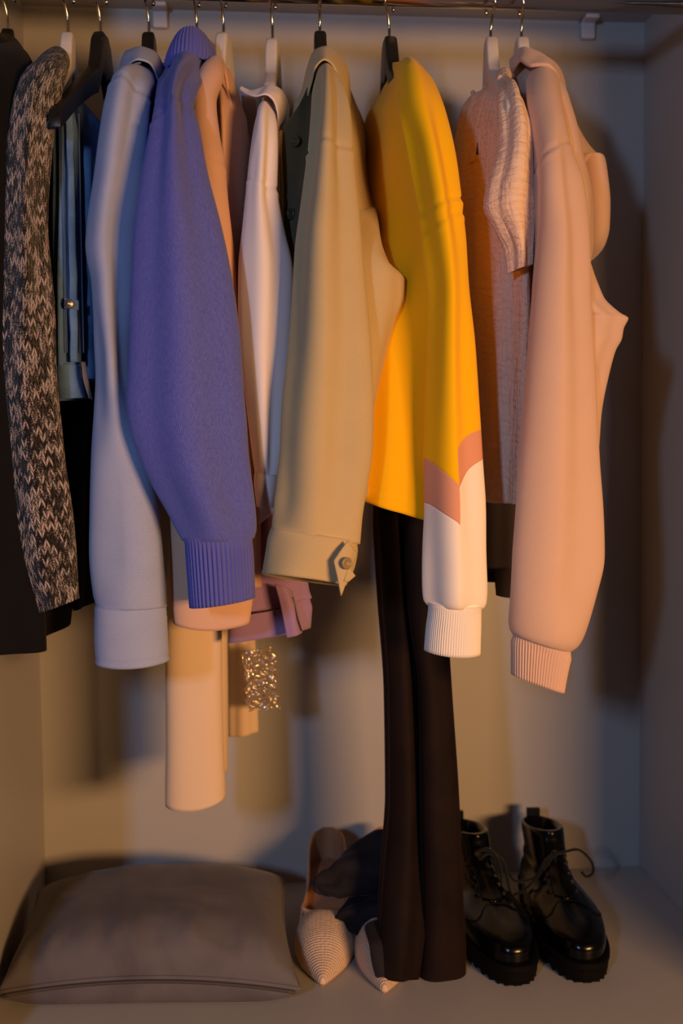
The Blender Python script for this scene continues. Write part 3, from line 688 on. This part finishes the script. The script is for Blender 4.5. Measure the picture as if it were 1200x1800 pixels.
M['white_rib'] = fabric('white_rib', (250, 240, 234), (242, 230, 222), 0.0012, bump=0.3)
loft('cuff', [S(1058, 752, 847, -.475, .026, 5), S(1068, 753, 845, -.475, .0255, 4), S(1105, 749, 844, -.475, .0255, 4), S(1143, 746, 843, -.475, .0255, 6)], M['white_rib'], t, nu=320, ribs=(70, .0005), hemsag=.002)
loft('body', [(690, 112, 704, 108, -.25, -.36, .006), (684, 145, 716, 125, -.23, -.40, .010), (668, 188, 730, 165, -.20, -.44, .016), (650, 212, 740, 195, -.17, -.46, .020), (640, 245, 748, 230, -.13, -.465, .024), (634, 285, 752, 280, -.10, -.465, .028), (634, 400, 764, 400, -.16, -.455, .034), (636, 520, 768, 520, -.27, -.445, .040), (638, 620, 768, 620, -.34, -.435, .046), (638, 744, 768, 744, -.375, -.43, .050), (633, 830, 762, 860, -.385, -.43, .052), (631, 868, 756, 913, -.385, -.43, .052)],
     yl, t, nu=110, step=.0035, folds=[(.006, 4, 1.2, 2.2, .2, 1.1), (.004, 6, .5, 3, .3, 1.1)], wr=(.006, 10, 4), grooves=[(866, 0, .0008, .0012)])
tube('neckband', [U(694, 124, -.31), U(684, 150, -.26), U(668, 188, -.22), U(652, 211, -.18), U(643, 224, -.15)], .0042, yl, t, 10, 40)
settle(t)

# ------------------------------------------------------------------ velvet trousers to the floor
t = thing('trousers', 'dark brown velvet trousers reaching down to the floor beside the pumps', 'trousers', base_at(730, 1700, -.28))
vv = M['velvet']
fl = [(.003, 3, .4, .6, .05, 1.2), (.0015, 5, 1.4, 1, .05, 1.2)]
loft('leg', [S(780, 656, 715, -.295, .014), S(880, 657, 718, -.295, .02), S(1050, 664, 726, -.295, .026), S(1220, 675, 736, -.295, .03), S(1400, 678, 742, -.295, .032), S(1500, 671, 744, -.303, .033), S(1590, 664, 744, -.318, .030), S(1660, 660, 740, -.338, .027), S(1716, 662, 732, -.347, .020, 4)], vv, t, nu=80, folds=fl, wr=(.003, 10, 3))
loft('leg', [S(780, 700, 770, -.318, .014), S(880, 705, 770, -.318, .02), S(1050, 712, 780, -.318, .026), S(1220, 733, 790, -.318, .03), S(1400, 736, 802, -.318, .032), S(1565, 738, 810, -.318, .034), S(1670, 736, 815, -.318, .034), (730, 1721, 814, 1722, -.318, -.318, .032)], vv, t, nu=80, folds=[(.003, 3, 2.0, .6, .05, 1.2)], wr=(.003, 10, 3))
vg = velvet('sheeny_velvet', (30, 26, 30), (44, 40, 46), 0.5, (120, 130, 170))  # same trouser velvet, lighter and bluer: sheen put into the base colour
def fold(rows, name='bunched_leg'): return loft(name, rows, vg, t, nu=48, bottom='cap', wr=(.009, 30, 30), folds=[(.004, 4, .3, 3, -1, -1)])
fold([(700, 1462, 704, 1572, -0.208, -0.238, .02), (668, 1462, 668, 1570, -0.208, -0.238, .022), (644, 1466, 640, 1568, -0.203, -0.238, .024), (614, 1494, 612, 1566, -0.203, -0.238, .024), (580, 1530, 590, 1574, -0.208, -0.238, .02), (556, 1546, 568, 1568, -0.218, -0.238, .012), (550, 1551, 556, 1558, -0.228, -0.233, .004)])
fold([(690, 1568, 690, 1640, -0.218, -0.258, .02), (650, 1569, 655, 1642, -0.218, -0.268, .022), (622, 1574, 640, 1650, -0.228, -0.268, .02), (602, 1598, 618, 1636, -0.238, -0.263, .015), (582, 1624, 590, 1634, -0.248, -0.253, .004)])
loft('hem_drape', [(640, 1630, 700, 1630, -.315, -.315, .014), (647, 1660, 700, 1665, -.345, -.345, .010), (660, 1717, 700, 1720, -.352, -.352, .008)], vg, t, nu=48, bottom='cap', wr=(.002, 30, 30))
settle(t)

# ------------------------------------------------------------------ dark skirt behind the blouse
t = thing('skirt', 'dark grey skirt hanging below the cream muslin blouse', 'skirt', base_at(880, 960, -.26))
loft('panel', [S(760, 838, 905, -.24, .02), S(880, 836, 915, -.24, .04), S(1018, 838, 915, -.24, .045)], M['greyskirt'], t, nu=64, folds=[(.004, 5, .4, 1, .1, 1.2)])
sheet('back_flap', [[(868, 1000, -.31), (872, 1046, -.31)], [(885, 1000, -.315), (886, 1050, -.315)], [(915, 1000, -.31), (914, 1052, -.31)]], M['greyskirt'], t, 12, 8, .003)
settle(t)

# ------------------------------------------------------------------ 10 cream muslin blouse
t = thing('blouse', 'cream crinkled muslin blouse with short sleeve and keyhole neckline', 'blouse', base_at(870, 500, -.35))
mu = M['muslin']
loft('sleeve', [S(132, 876, 894, -.33, .008), S(150, 876, 903, -.38, .012), S(185, 880, 916, -.42, .018), S(244, 878, 930, -.44, .024), S(310, 864, 934, -.445, .028), S(345, 855, 935, -.445, .028), S(362, 854, 935, -.445, .027), S(400, 872, 935, -.445, .024), S(447, 894, 933, -.445, .018), S(478, 899, 931, -.445, .014, -11)],
     mu, t, nu=80, step=.003, folds=[(.003, 4, .4, 2, .1, 1.2)], wr=(.005, 22, 14), grooves=[(466, 0, .0010, .0014)])
loft('body', [(866, 140, 886, 135, -.26, -.35, .006), (852, 165, 896, 160, -.24, -.40, .012), (832, 172, 905, 185, -.20, -.43, .018), (812, 225, 912, 230, -.14, -.435, .024), (803, 300, 920, 300, -.10, -.435, .028), (800, 400, 926, 400, -.09, -.43, .032), (806, 600, 926, 600, -.09, -.43, .034), (822, 780, 922, 790, -.10, -.43, .034), (830, 868, 918, 886, -.10, -.43, .034)],
     mu, t, nu=110, step=.0035, folds=[(.004, 7, .5, 1.6, .15, 1.2), (.003, 11, 1.5, 2.4, .2, 1.2)], wr=(.005, 24, 8), grooves=[(866, 0, .0010, .0014)])
tube('neckband', [U(880, 136, -.37), U(868, 152, -.345), U(855, 172, -.32), U(845, 184, -.30), U(836, 178, -.255), U(831, 163, -.22)], .0036, mu, t, 8, 40)
sheet('placket', [[(846, 190, -.322), (843, 230, -.322), (836, 282, -.318)], [(832, 188, -.290), (830, 230, -.288), (824, 288, -.285)]], mu, t, 20, 5, .0024)
tube('keyhole_slit', [U(848, 196, -.328), U(844, 225, -.330), U(838, 272, -.326)], .0014, M['greyskirt'], t, 6, 20)
settle(t)

# ------------------------------------------------------------------ 11 dusty pink hoodie
t = thing('hoodie', 'dusty pink hooded sweatshirt hanging nearest the right wall', 'hoodie', base_at(970, 600, -.4))
ho = M['hoodie']
loft('sleeve', [S(126, 938, 962, -.33, .008), S(134, 932, 974, -.36, .012), S(156, 928, 984, -.40, .018), S(190, 928, 990, -.43, .022), S(260, 936, 1000, -.455, .028), S(320, 935, 1015, -.465, .032), S(400, 936, 1024, -.47, .034), S(500, 930, 1028, -.475, .035), S(612, 924, 1033, -.475, .036), S(725, 917, 1038, -.475, .037), S(806, 911, 1043, -.475, .038), S(900, 905, 1049, -.475, .038), S(975, 900, 1050, -.475, .038), S(1042, 897, 1043, -.475, .036), (896, 1087, 1031, 1105, -.475, -.475, .033), (899, 1108, 1016, 1136, -.475, -.475, .029), (904, 1116, 1001, 1146, -.475, -.475, .024)],
     ho, t, nu=110, step=.003, expo=1.75, folds=[(.0065, 3, 1.35, 1.1, .2, .99), (.003, 4, .3, 1.4, .3, .97)], wr=(.005, 12, 5), grooves=[(278, -.014, .0022)], bottom='flat')
loft('cuff', [(903, 1110, 1002, 1140, -.475, -.475, .0225), (905, 1122, 998, 1150, -.475, -.475, .022), (905, 1155, 990, 1182, -.475, -.475, .022), (905, 1188, 984, 1215, -.475, -.475, .022)], ho, t, nu=300, ribs=(52, .0008), step=.003, folds=[(.004, 2, 1.9, 0, -1, -1)])
loft('body', [(906, 100, 935, 108, -.26, -.34, .010), (902, 125, 960, 130, -.24, -.38, .018), (908, 170, 985, 175, -.20, -.42, .026), (920, 260, 1000, 262, -.16, -.44, .034), (930, 340, 1021, 340, -.2, -.44, .036), (940, 417, 1024, 417, -.3, -.44, .038), (950, 470, 1038, 474, -.4, -.44, .038), (955, 520, 1054, 522, -.43, -.44, .036), (960, 548, 1084, 550, -.43, -.44, .03), (962, 560, 1099, 560, -.43, -.44, .026), (962, 576, 1091, 578, -.43, -.44, .028), (962, 594, 1088, 596, -.43, -.44, .03), (962, 614, 1077, 616, -.43, -.44, .032), (960, 650, 1066, 652, -.43, -.44, .034),
    (956, 725, 1051, 727, -.43, -.44, .034), (955, 800, 1044, 800, -.43, -.44, .032), (958, 850, 1036, 850, -.43, -.44, .03)], ho, t, nu=96, step=.003, folds=[(.0025, 5, .9, 2, .2, 1.1)], wr=(.004, 18, 10))
loft('hood', [S(180, 930, 990, -.30, .05), S(215, 950, 1004, -.27, .07), S(240, 960, 1020, -.25, .08), S(262, 965, 1034, -.24, .085), S(290, 970, 1045, -.235, .088), S(325, 975, 1052, -.235, .088), S(375, 980, 1058, -.235, .086), S(414, 985, 1058, -.235, .08), S(440, 990, 1054, -.235, .068), S(456, 1000, 1044, -.235, .045), S(462, 1010, 1034, -.235, .02)], ho, t, nu=80, bottom='cap', wr=(.006, 12, 8))
sheet('hood_edge', [[(900, 128, -.33), (912, 108, -.36), (934, 116, -.385), (958, 114, -.39), (976, 130, -.38), (990, 190, -.36)],
                    [(897, 112, -.31), (914, 92, -.33), (936, 100, -.36), (960, 104, -.36), (980, 124, -.355), (995, 190, -.335)],
                    [(900, 105, -.28), (916, 88, -.29), (936, 91, -.31), (958, 102, -.32), (980, 122, -.32), (997, 196, -.30)],
                    [(905, 120, -.27), (918, 105, -.27), (936, 108, -.28), (956, 118, -.29), (974, 138, -.29), (990, 200, -.28)]], ho, t, 60, 18, .004)
settle(t)

# ------------------------------------------------------------------ cushion
def cushion():
    fl_, fr, br, bl = [UZ(*p) for p in ((-2, 1744, .026), (526, 1738, .026), (499, 1548, .052), (68, 1570, .052))]
    t = thing('cushion', 'grey brown velvet cushion lying in the left corner on the floor', 'cushion', ((fl_+fr+br+bl)/4*np.array([1, 1, 0])))
    N = 70; bm = bmesh.new(); uvl = bm.loops.layers.uv.new('UVMap')
    def base(a, b):
        # pincushion sides
        a2 = a*(1-0.055*(1-b*b)); b2 = b*(1-0.05*(1-a*a))
        x, y = (a2+1)/2, (b2+1)/2
        p = fl_*(1-x)*(1-y)+fr*x*(1-y)+br*x*y+bl*(1-x)*y
        p = p.copy(); p[2] += .013*(1-a*a)*max(0, -b)+.015*(1-a*a)*max(0, b)
        return p
    V = {}
    for sd in (1, -1):
        for i in range(N+1):
            for j in range(N+1):
                a = math.sin((i/N*2-1)*math.pi/2); b = math.sin((j/N*2-1)*math.pi/2)
                edge = i in (0, N) or j in (0, N)
                if sd == -1 and edge: V[(sd, i, j)] = V[(1, i, j)]; continue
                p = base(a, b).copy(); h = ((1-a*a)*(1-b*b))
                hh = (h**0.34)
                if sd == 1:
                    p[2] += (0.066-.014*b)*hh
                    wv = noise.noise(Vector((p[0]*26, p[1]*9, 1.3)))*0.005 + noise.noise(Vector((p[0]*60, p[1]*16, 4.3)))*0.0025
                    p[2] += wv*min(1, h*6)*(0.4+0.6*max(0, -b))
                    pk = max(0, 1-abs(b+.86)/.22); p[2] += .009*pk*noise.noise(Vector((a*8, b*1.5, 7.7)))
                    p[2] += 0.004*noise.noise(Vector((p[0]*7, p[1]*7, 2)))*min(1, h*4)
                else:
                    p[2] = max(0.0015, p[2]-0.075*hh)
                V[(sd, i, j)] = bm.verts.new(p)
        for i in range(N):
            for j in range(N):
                q = [V[(sd, i, j)], V[(sd, i+1, j)], V[(sd, i+1, j+1)], V[(sd, i, j+1)]]
                if sd == -1: q.reverse()
                try: bm.faces.new(q)
                except ValueError: pass
    finish(bm, 'cover', M['grey_velvet'], t)
    # seam along the edge, zip showing on the front
    def edge_pts(a0, b0, a1, b1, n=40): return [base(a0+(a1-a0)*k/n, b0+(b1-b0)*k/n) for k in range(n+1)]
    e = edge_pts(-1, -1, 1, -1)[:-1]+edge_pts(1, -1, 1, 1)[:-1]+edge_pts(1, 1, -1, 1)[:-1]+edge_pts(-1, 1, -1, -1)
    tube('edge_seam', e, .0028, M['grey_velvet'], t, 8)
    fr_ = edge_pts(-.97, -1, .97, -1)
    tube('zip', [p+np.array([0, -.0035, -.004]) for p in fr_], .0022, M['zip'], t, 8)
    settle(t)
cushion()

# ------------------------------------------------------------------ pumps
def pump(toe_px, heel_xy, label, mirror=1):
    toe = UZ(toe_px[0], toe_px[1], 0.006); toe = Vector((toe[0], toe[1], 0))
    hx, hy = heel_xy
    fwd = (toe-Vector((hx, hy, 0))); Lg = fwd.length; fwd.normalize(); side = Vector((-fwd.y, fwd.x, 0))*-1
    t = thing('pump_shoe', label, 'shoe', (hx, hy, 0), 'pair of cream woven pumps')
    org = Vector((hx, hy, 0))
    def P(s, x, z): return org+fwd*(s*Lg)+side*x+Vector((0, 0, z))
    def width(s):   # half width
        return float(pchip([0, .06, .18, .35, .52, .68, .82, .93, 1.0], np.array([[.008], [.023], [.029], [.028], [.034], [.039], [.030], [.015], [.002]]), [s])[0, 0])
    def solez(s): return float(pchip([0, .12, .3, .5, .68, 1.0], np.array([[.058], [.056], [.040], [.016], [.004], [.003]]), [s])[0, 0])
    def topz(s): return float(pchip([0, .10, .3, .5, .56, .64, .78, .9, 1.0], np.array([[.112], [.105], [.075], [.052], [.048], [.052], [.044], [.026], [.010]]), [s])[0, 0])
    bm = bmesh.new(); uvl = bm.loops.layers.uv.new('UVMap')
    ns, nt = 60, 28; rows = []
    sv = 0.60
    for i in range(ns+1):
        s = i/ns; w_ = width(s); zb = solez(s); zt = topz(s); ring = []
        # how far the upper closes over the foot: 0 = open topline, 1 = closed vamp
        cl = min(1, max(0, (s-0.50)/0.12)); cl = cl*cl*(3-2*cl)
        for k in range(nt+1):
            q = k/nt*2-1      # -1 .. 1 from left topline over the sole ... opened on top
            # side wall profile: start at the top, go down to the feather edge; the vamp adds the top
            ring.append((s, q))
        rows.append((s, w_, zb, zt, cl))
    grid = []
    for (s, w_, zb, zt, cl) in rows:
        ring = []
        for k in range(nt+1):
            q = abs(k/nt*2-1); sg = -1 if k < nt/2 else 1    # q=1 at the sole edge, q=0 at the crown
            # angle: sole edge -> crown
            a = (1-q)*math.pi/2
            # open part: stop at the topline (a limited)
            amax = (0.30+0.70*cl)*math.pi/2
            a = a/(math.pi/2)*amax
            x = w_*(math.cos(a)**0.8)*(1+0.06*math.sin(2*a)) if cl > 0.02 else w_*(1-0.10*(1-q))
            z = zb+(zt-zb)*(math.sin(a)**0.85)/(math.sin(amax)**0.85)
            if cl <= 0.02: z = zb+(zt-zb)*(1-q)
            ring.append(P(s, sg*x, z))
        grid.append(ring)
    V = [[bm.verts.new(p) for p in r] for r in grid]
    mid = nt//2
    for i in range(ns):
        s = rows[i][0]
        for k in range(nt):
            if rows[i][4] < 0.98 and k in (mid-1, mid): 
                if rows[i][4] < 0.6: continue
            f = bm.faces.new((V[i][k], V[i][k+1], V[i+1][k+1], V[i+1][k]))
            for lp, (ii, kk) in zip(f.loops, ((i, k), (i, k+1), (i+1, k+1), (i+1, k))): lp[uvl].uv = (kk/nt*.12, ii/ns*Lg)
    bm.faces.new(V[-1])
    o = finish(bm, 'upper', M['raffia'], t)
    md = o.modifiers.new('thick', 'SOLIDIFY'); md.thickness = .0024; md.offset = 1
    for z0 in (0,):
        bm = bmesh.new(); top, bot = [], []
        for i in range(ns+1):
            s, w_, zb, zt, cl = rows[i]
            top.append((bm.verts.new(P(s, -w_, zb+.0035)), bm.verts.new(P(s, w_, zb+.0035)))); bot.append((bm.verts.new(P(s, -w_, zb-.003)), bm.verts.new(P(s, w_, zb-.003))))
        for i in range(ns):
            bm.faces.new((top[i][0], top[i][1], top[i+1][1], top[i+1][0])); bm.faces.new((bot[i][0], bot[i+1][0], bot[i+1][1], bot[i][1]))
            bm.faces.new((top[i][0], top[i+1][0], bot[i+1][0], bot[i][0])); bm.faces.new((top[i][1], bot[i][1], bot[i+1][1], top[i+1][1]))
        bm.faces.new((top[0][0], bot[0][0], bot[0][1], top[0][1])); bm.faces.new((top[-1][0], top[-1][1], bot[-1][1], bot[-1][0]))
        finish(bm, 'insole', M['lining'], t, False)
    # lining of the open part
    bm = bmesh.new(); prev = None
    for i in range(0, int(ns*.60)):
        s, w_, zb, zt, cl = rows[i]
        cur = []
        for sg in (-1, 1):
            for f_ in (0.0, 0.5, 0.97):
                cur.append(bm.verts.new(P(s+.004, sg*(w_*(1-.08*f_)-.002), zb+.003+(zt-zb-.003)*f_*(0.98))))
        if prev:
            for a in (0, 1, 3, 4): bm.faces.new((prev[a], prev[a+1], cur[a+1], cur[a]))
        else:
            for a in (0, 1): bm.faces.new((cur[a], cur[a+1], cur[a+4], cur[a+3]))
        prev = cur
    finish(bm, 'lining', M['lining'], t)
    # topline binding
    L_ = []; 
    for i in range(int(ns*.575), -1, -1): L_.append(grid[i][mid-1])
    R_ = []
    for i in range(0, int(ns*.575)+1): R_.append(grid[i][mid+1])
    tube('binding', L_+R_, .0016, M['lining'], t, 6)
    # slim heel
    bm = bmesh.new(); rings = []
    for (z, r, ds) in ((.057, .022, .075), (.050, .018, .072), (.038, .011, .062), (.020, .007, .055), (.0005, .0065, .05)):
        rings.append([bm.verts.new(P(ds, r*math.cos(2*math.pi*k/16), z)+fwd*(r*math.sin(2*math.pi*k/16))) for k in range(16)])
    for i in range(len(rings)-1):
        for k in range(16): bm.faces.new((rings[i][k], rings[i][(k+1) % 16], rings[i+1][(k+1) % 16], rings[i+1][k]))
    bm.faces.new(rings[0]); bm.faces.new(rings[-1])
    finish(bm, 'heel', M['raffia'], t)
    settle(t)
pump((567, 1725), (0.4425, -0.062), 'cream woven pointed pump beside the cushion, uncovered')
pump((676, 1738), (0.530, -0.07), 'cream woven pointed pump half covered by the velvet trousers')

# ------------------------------------------------------------------ boots
def boot(toe_px, toe_y, heel_x, heel_Y, label, bow, flip=1):
    toe = UZ(toe_px, toe_y, 0.0); toe = Vector((toe[0], toe[1], 0)); org = Vector((heel_x, heel_Y, 0))
    fwd = toe-org; Lg = fwd.length; fwd.normalize(); side = Vector((fwd.y, -fwd.x, 0))*-1
    if side.x < 0: side = -side
    t = thing('lace_up_boot', label, 'boot', org, 'pair of black patent boots')
    def P(s, x, z): return org+fwd*(s*Lg)+side*x+Vector((0, 0, z))
    # horizontal sections: (z, back, front, half width, toe roundness)
    sec = [(.022, .015, .985, .046), (.030, .013, .985, .0465), (.040, .012, .985, .047), (.052, .012, .970, .046), (.064, .016, .93, .043), (.074, .02, .85, .040), (.084, .025, .74, .037), (.096, .03, .655, .036), (.112, .035, .585, .036), (.130, .035, .535, .036), (.150, .03, .47, .037), (.172, .025, .435, .038), (.190, .02, .41, .039), (.205, .018, .395, .039), (.212, .022, .38, .038)]
    sec = [(a[0] if a[0] < .05 else .05+(a[0]-.05)*.40, a[1], a[2], a[3]*(1-.30*min(1, max(0, (a[0]-.06)/.07)))) for a in sec]
    zc = lambda z: z if z < .05 else .05+(z-.05)*.40
    zs = [a[0] for a in sec]; Q = np.linspace(zs[0], zs[-1], 46)
    A = pchip(zs, np.array([a[1:] for a in sec]), Q)
    def outline(bk, fr, hw, nu=56, sc=1.0, waist=0.0):
        pts = []
        for k in range(nu):
            a = 2*math.pi*k/nu; c, s_ = math.cos(a), math.sin(a)
            m_, hl = (bk+fr)/2, (fr-bk)/2
            x = math.copysign(abs(s_)**0.80, s_)*hw
            u = m_+hl*math.copysign(abs(c)**0.80, c)
            # narrower at the heel and waist
            if fr > .6: x *= (0.80+0.20*min(1, max(0, (u-.25)/.4))) - waist*math.exp(-((u-.38)/.13)**2)
            pts.append((u, x*sc))
        return pts
    bm = bmesh.new(); rings = []
    for (z, a) in zip(Q, A):
        rings.append([bm.verts.new(P(u, x, z+max(0, (z-.085)/.03)*.016*min(1, max(0, (u-.05)/.3)))+Vector((0, 0, .004*noise.noise(Vector((u*9, x*60, z*40)))*(1 if .06 < z < .10 else 0)))) for (u, x) in outline(*a)])
    n = len(rings[0])
    for i in range(len(rings)-1):
        for k in range(n): bm.faces.new((rings[i][k], rings[i][(k+1) % n], rings[i+1][(k+1) % n], rings[i+1][k]))
    # opening: inner wall
    inn = [bm.verts.new(v.co*.86+sum((x.co for x in rings[-1]), Vector())/n*.14) for v in rings[-1]]
    low = [bm.verts.new(v.co-Vector((0, 0, .06))) for v in inn]
    for r0, r1 in ((rings[-1], inn), (inn, low)):
        for k in range(n): bm.faces.new((r0[k], r0[(k+1) % n], r1[(k+1) % n], r1[k]))
    bm.faces.new(low); bm.faces.new(rings[0])
    finish(bm, 'upper', M['patent'], t)
    # chunky sole: welt, midsole and cleats
    bm = bmesh.new(); rs = []
    for (z, sc, ex) in ((.004, .97, 0), (.008, 1.0, .004), (.018, 1.02, .008), (.022, 1.05, .012), (.026, 1.05, .012), (.028, 1.0, .006)):
        rs.append([bm.verts.new(P(u, x, z)) for (u, x) in outline(.0-ex, 1.0+ex, .049*sc, 72, 1.0, .10)])
    for i in range(len(rs)-1):
        for k in range(72): bm.faces.new((rs[i][k], rs[i][(k+1) % 72], rs[i+1][(k+1) % 72], rs[i+1][k]))
    bm.faces.new(rs[0]); bm.faces.new(rs[-1])
    finish(bm, 'sole', M['rubber'], t, False)
    ol = outline(0, 1.0, .048, 32, 1.0, .10)
    for k in range(32):
        u, x = ol[k]
        bm = bmesh.new(); c = P(u*.94+.03, x*.86, .0055)
        box_bm(bm, (-.0055, -.0055, -.0053), (.0055, .0055, .0045))
        bm.transform(Matrix.Translation(c) @ Matrix.Rotation(math.atan2(fwd.y, fwd.x)+0.0, 4, 'Z'))
        finish(bm, 'cleat', M['rubber'], t, False)
    # toe cap seam and welt stitching
    def surf(u, q, z):   # point on the front of the boot at height z, q = -1..1 across
        a = pchip(zs, np.array([b[1:] for b in sec]), [z])[0]
        ang = q*math.pi/2
        c, s_ = math.cos(ang), math.sin(ang); m_, hl = (a[0]+a[1])/2, (a[1]-a[0])/2
        return P(m_+hl*abs(c)**.8, math.copysign(abs(s_)**.8, s_)*a[2], z)
    tube('toe_seam', [surf(0, q/10, .063+.004*math.cos(q/10*math.pi/2)-.024*abs(q/10)**2) + Vector((0, -.0006, .0006)) for q in range(-10, 11)], .0011, M['rubber'], t, 6)
    # tongue
    zt = np.linspace(.068, .132, 18); ztop = zs[-1]-.0005
    poly = []
    for q in (-.32, 0, .32):
        poly.append([np.array(surf(0, q*(0.9), min(z, ztop)))+np.array([0, -.0018-.0015*(1-abs(q)*3), max(0, z-ztop)]) for z in zt])
    sheet('tongue', poly, M['patent'], t, 24, 8, .003, None, True)
    # eyelets and laces
    lz = [zc(z) for z in (.098, .114, .131, .149, .167, .185)]
    for z in lz:
        for sg in (-1, 1):
            c = surf(0, sg*.40, z); nrm = (fwd*.8+side*sg*.6)
            lathe('eyelet', [(.0008, .0016), (.0018, .0022), (.0034, .0018), (.0038, 0)], c, nrm, M['rubber'] if z > .08 else M['metal_dark'], t, 12)
    bm = bmesh.new()
    for i in range(len(lz)-1):
        for sg in (-1, 1):
            a = surf(0, sg*.40, lz[i]); b = surf(0, -sg*.40, lz[i+1]); mid_ = (a+b)/2+fwd*.012
            tube_bm(bm, smooth_path([a+fwd*.003, mid_, b+fwd*.003], 10), .0019, 6)
    finish(bm, 'lace', M['lace'], t)
    k = surf(0, 0, zc(.186))+fwd*.008
    for pts in bow:
        tube('bow_loop', [k]+[k+side*p[0]+Vector((0, 0, p[1]))+fwd*p[2] for p in pts], .0021, M['lace'], t, 6, 36)
    lathe('lace_knot', [(.001, -.005), (.004, -.003), (.005, 0), (.004, .003), (.001, .005)], k, side, M['lace'], t, 12)
    # pull tab at the back
    sheet('pull_tab', [[np.array(P(.012, x, z)) for x in (-.010, 0, .010)] for z in (.092, .104, .116, .126)] + [[np.array(P(.030, x, z)) for x in (-.010, 0, .010)] for z in (.126, .116, .095)], M['lace'], t, 6, 24, .002, None, True)
    settle(t)
M['metal_dark'] = plain('black_metal', (60, 58, 60), 0.3, 0.9)
boot(1034, 1731, 0.768, -0.055, 'black patent lace up boot standing free, nearest the right wall',
     [[(-.020, -.02, .012), (-.045, -.050, .006), (-.062, -.062, .0), (-.068, -.082, -.004), (-.052, -.094, .0), (-.030, -.070, .006), (-.008, -.012, .008)],
      [(.012, .004, .006), (.035, .006, .004), (.054, -.012, .0), (.058, -.030, -.002), (.048, -.036, 0), (.040, -.028, .002)],
      [(-.015, -.006, .008), (-.03, -.03, .01), (-.055, -.038, .004), (-.066, -.028, 0)],
      [(.0, -.02, .012), (.004, -.05, .022), (.0, -.08, .036)]])
boot(912, 1736, 0.645, -0.055, 'black patent lace up boot close beside the velvet trousers',
     [[(.012, .008, .010), (.030, -.005, .012), (.038, -.040, .014), (.048, -.075, .010), (.040, -.085, .010), (.030, -.050, .012), (.006, -.008, .008)],
      [(-.01, .01, .008), (.010, .014, .012), (.024, -.01, .016), (.026, -.06, .022), (.036, -.09, .02)]])

for o in list(bpy.data.objects): strip_tmp(o)
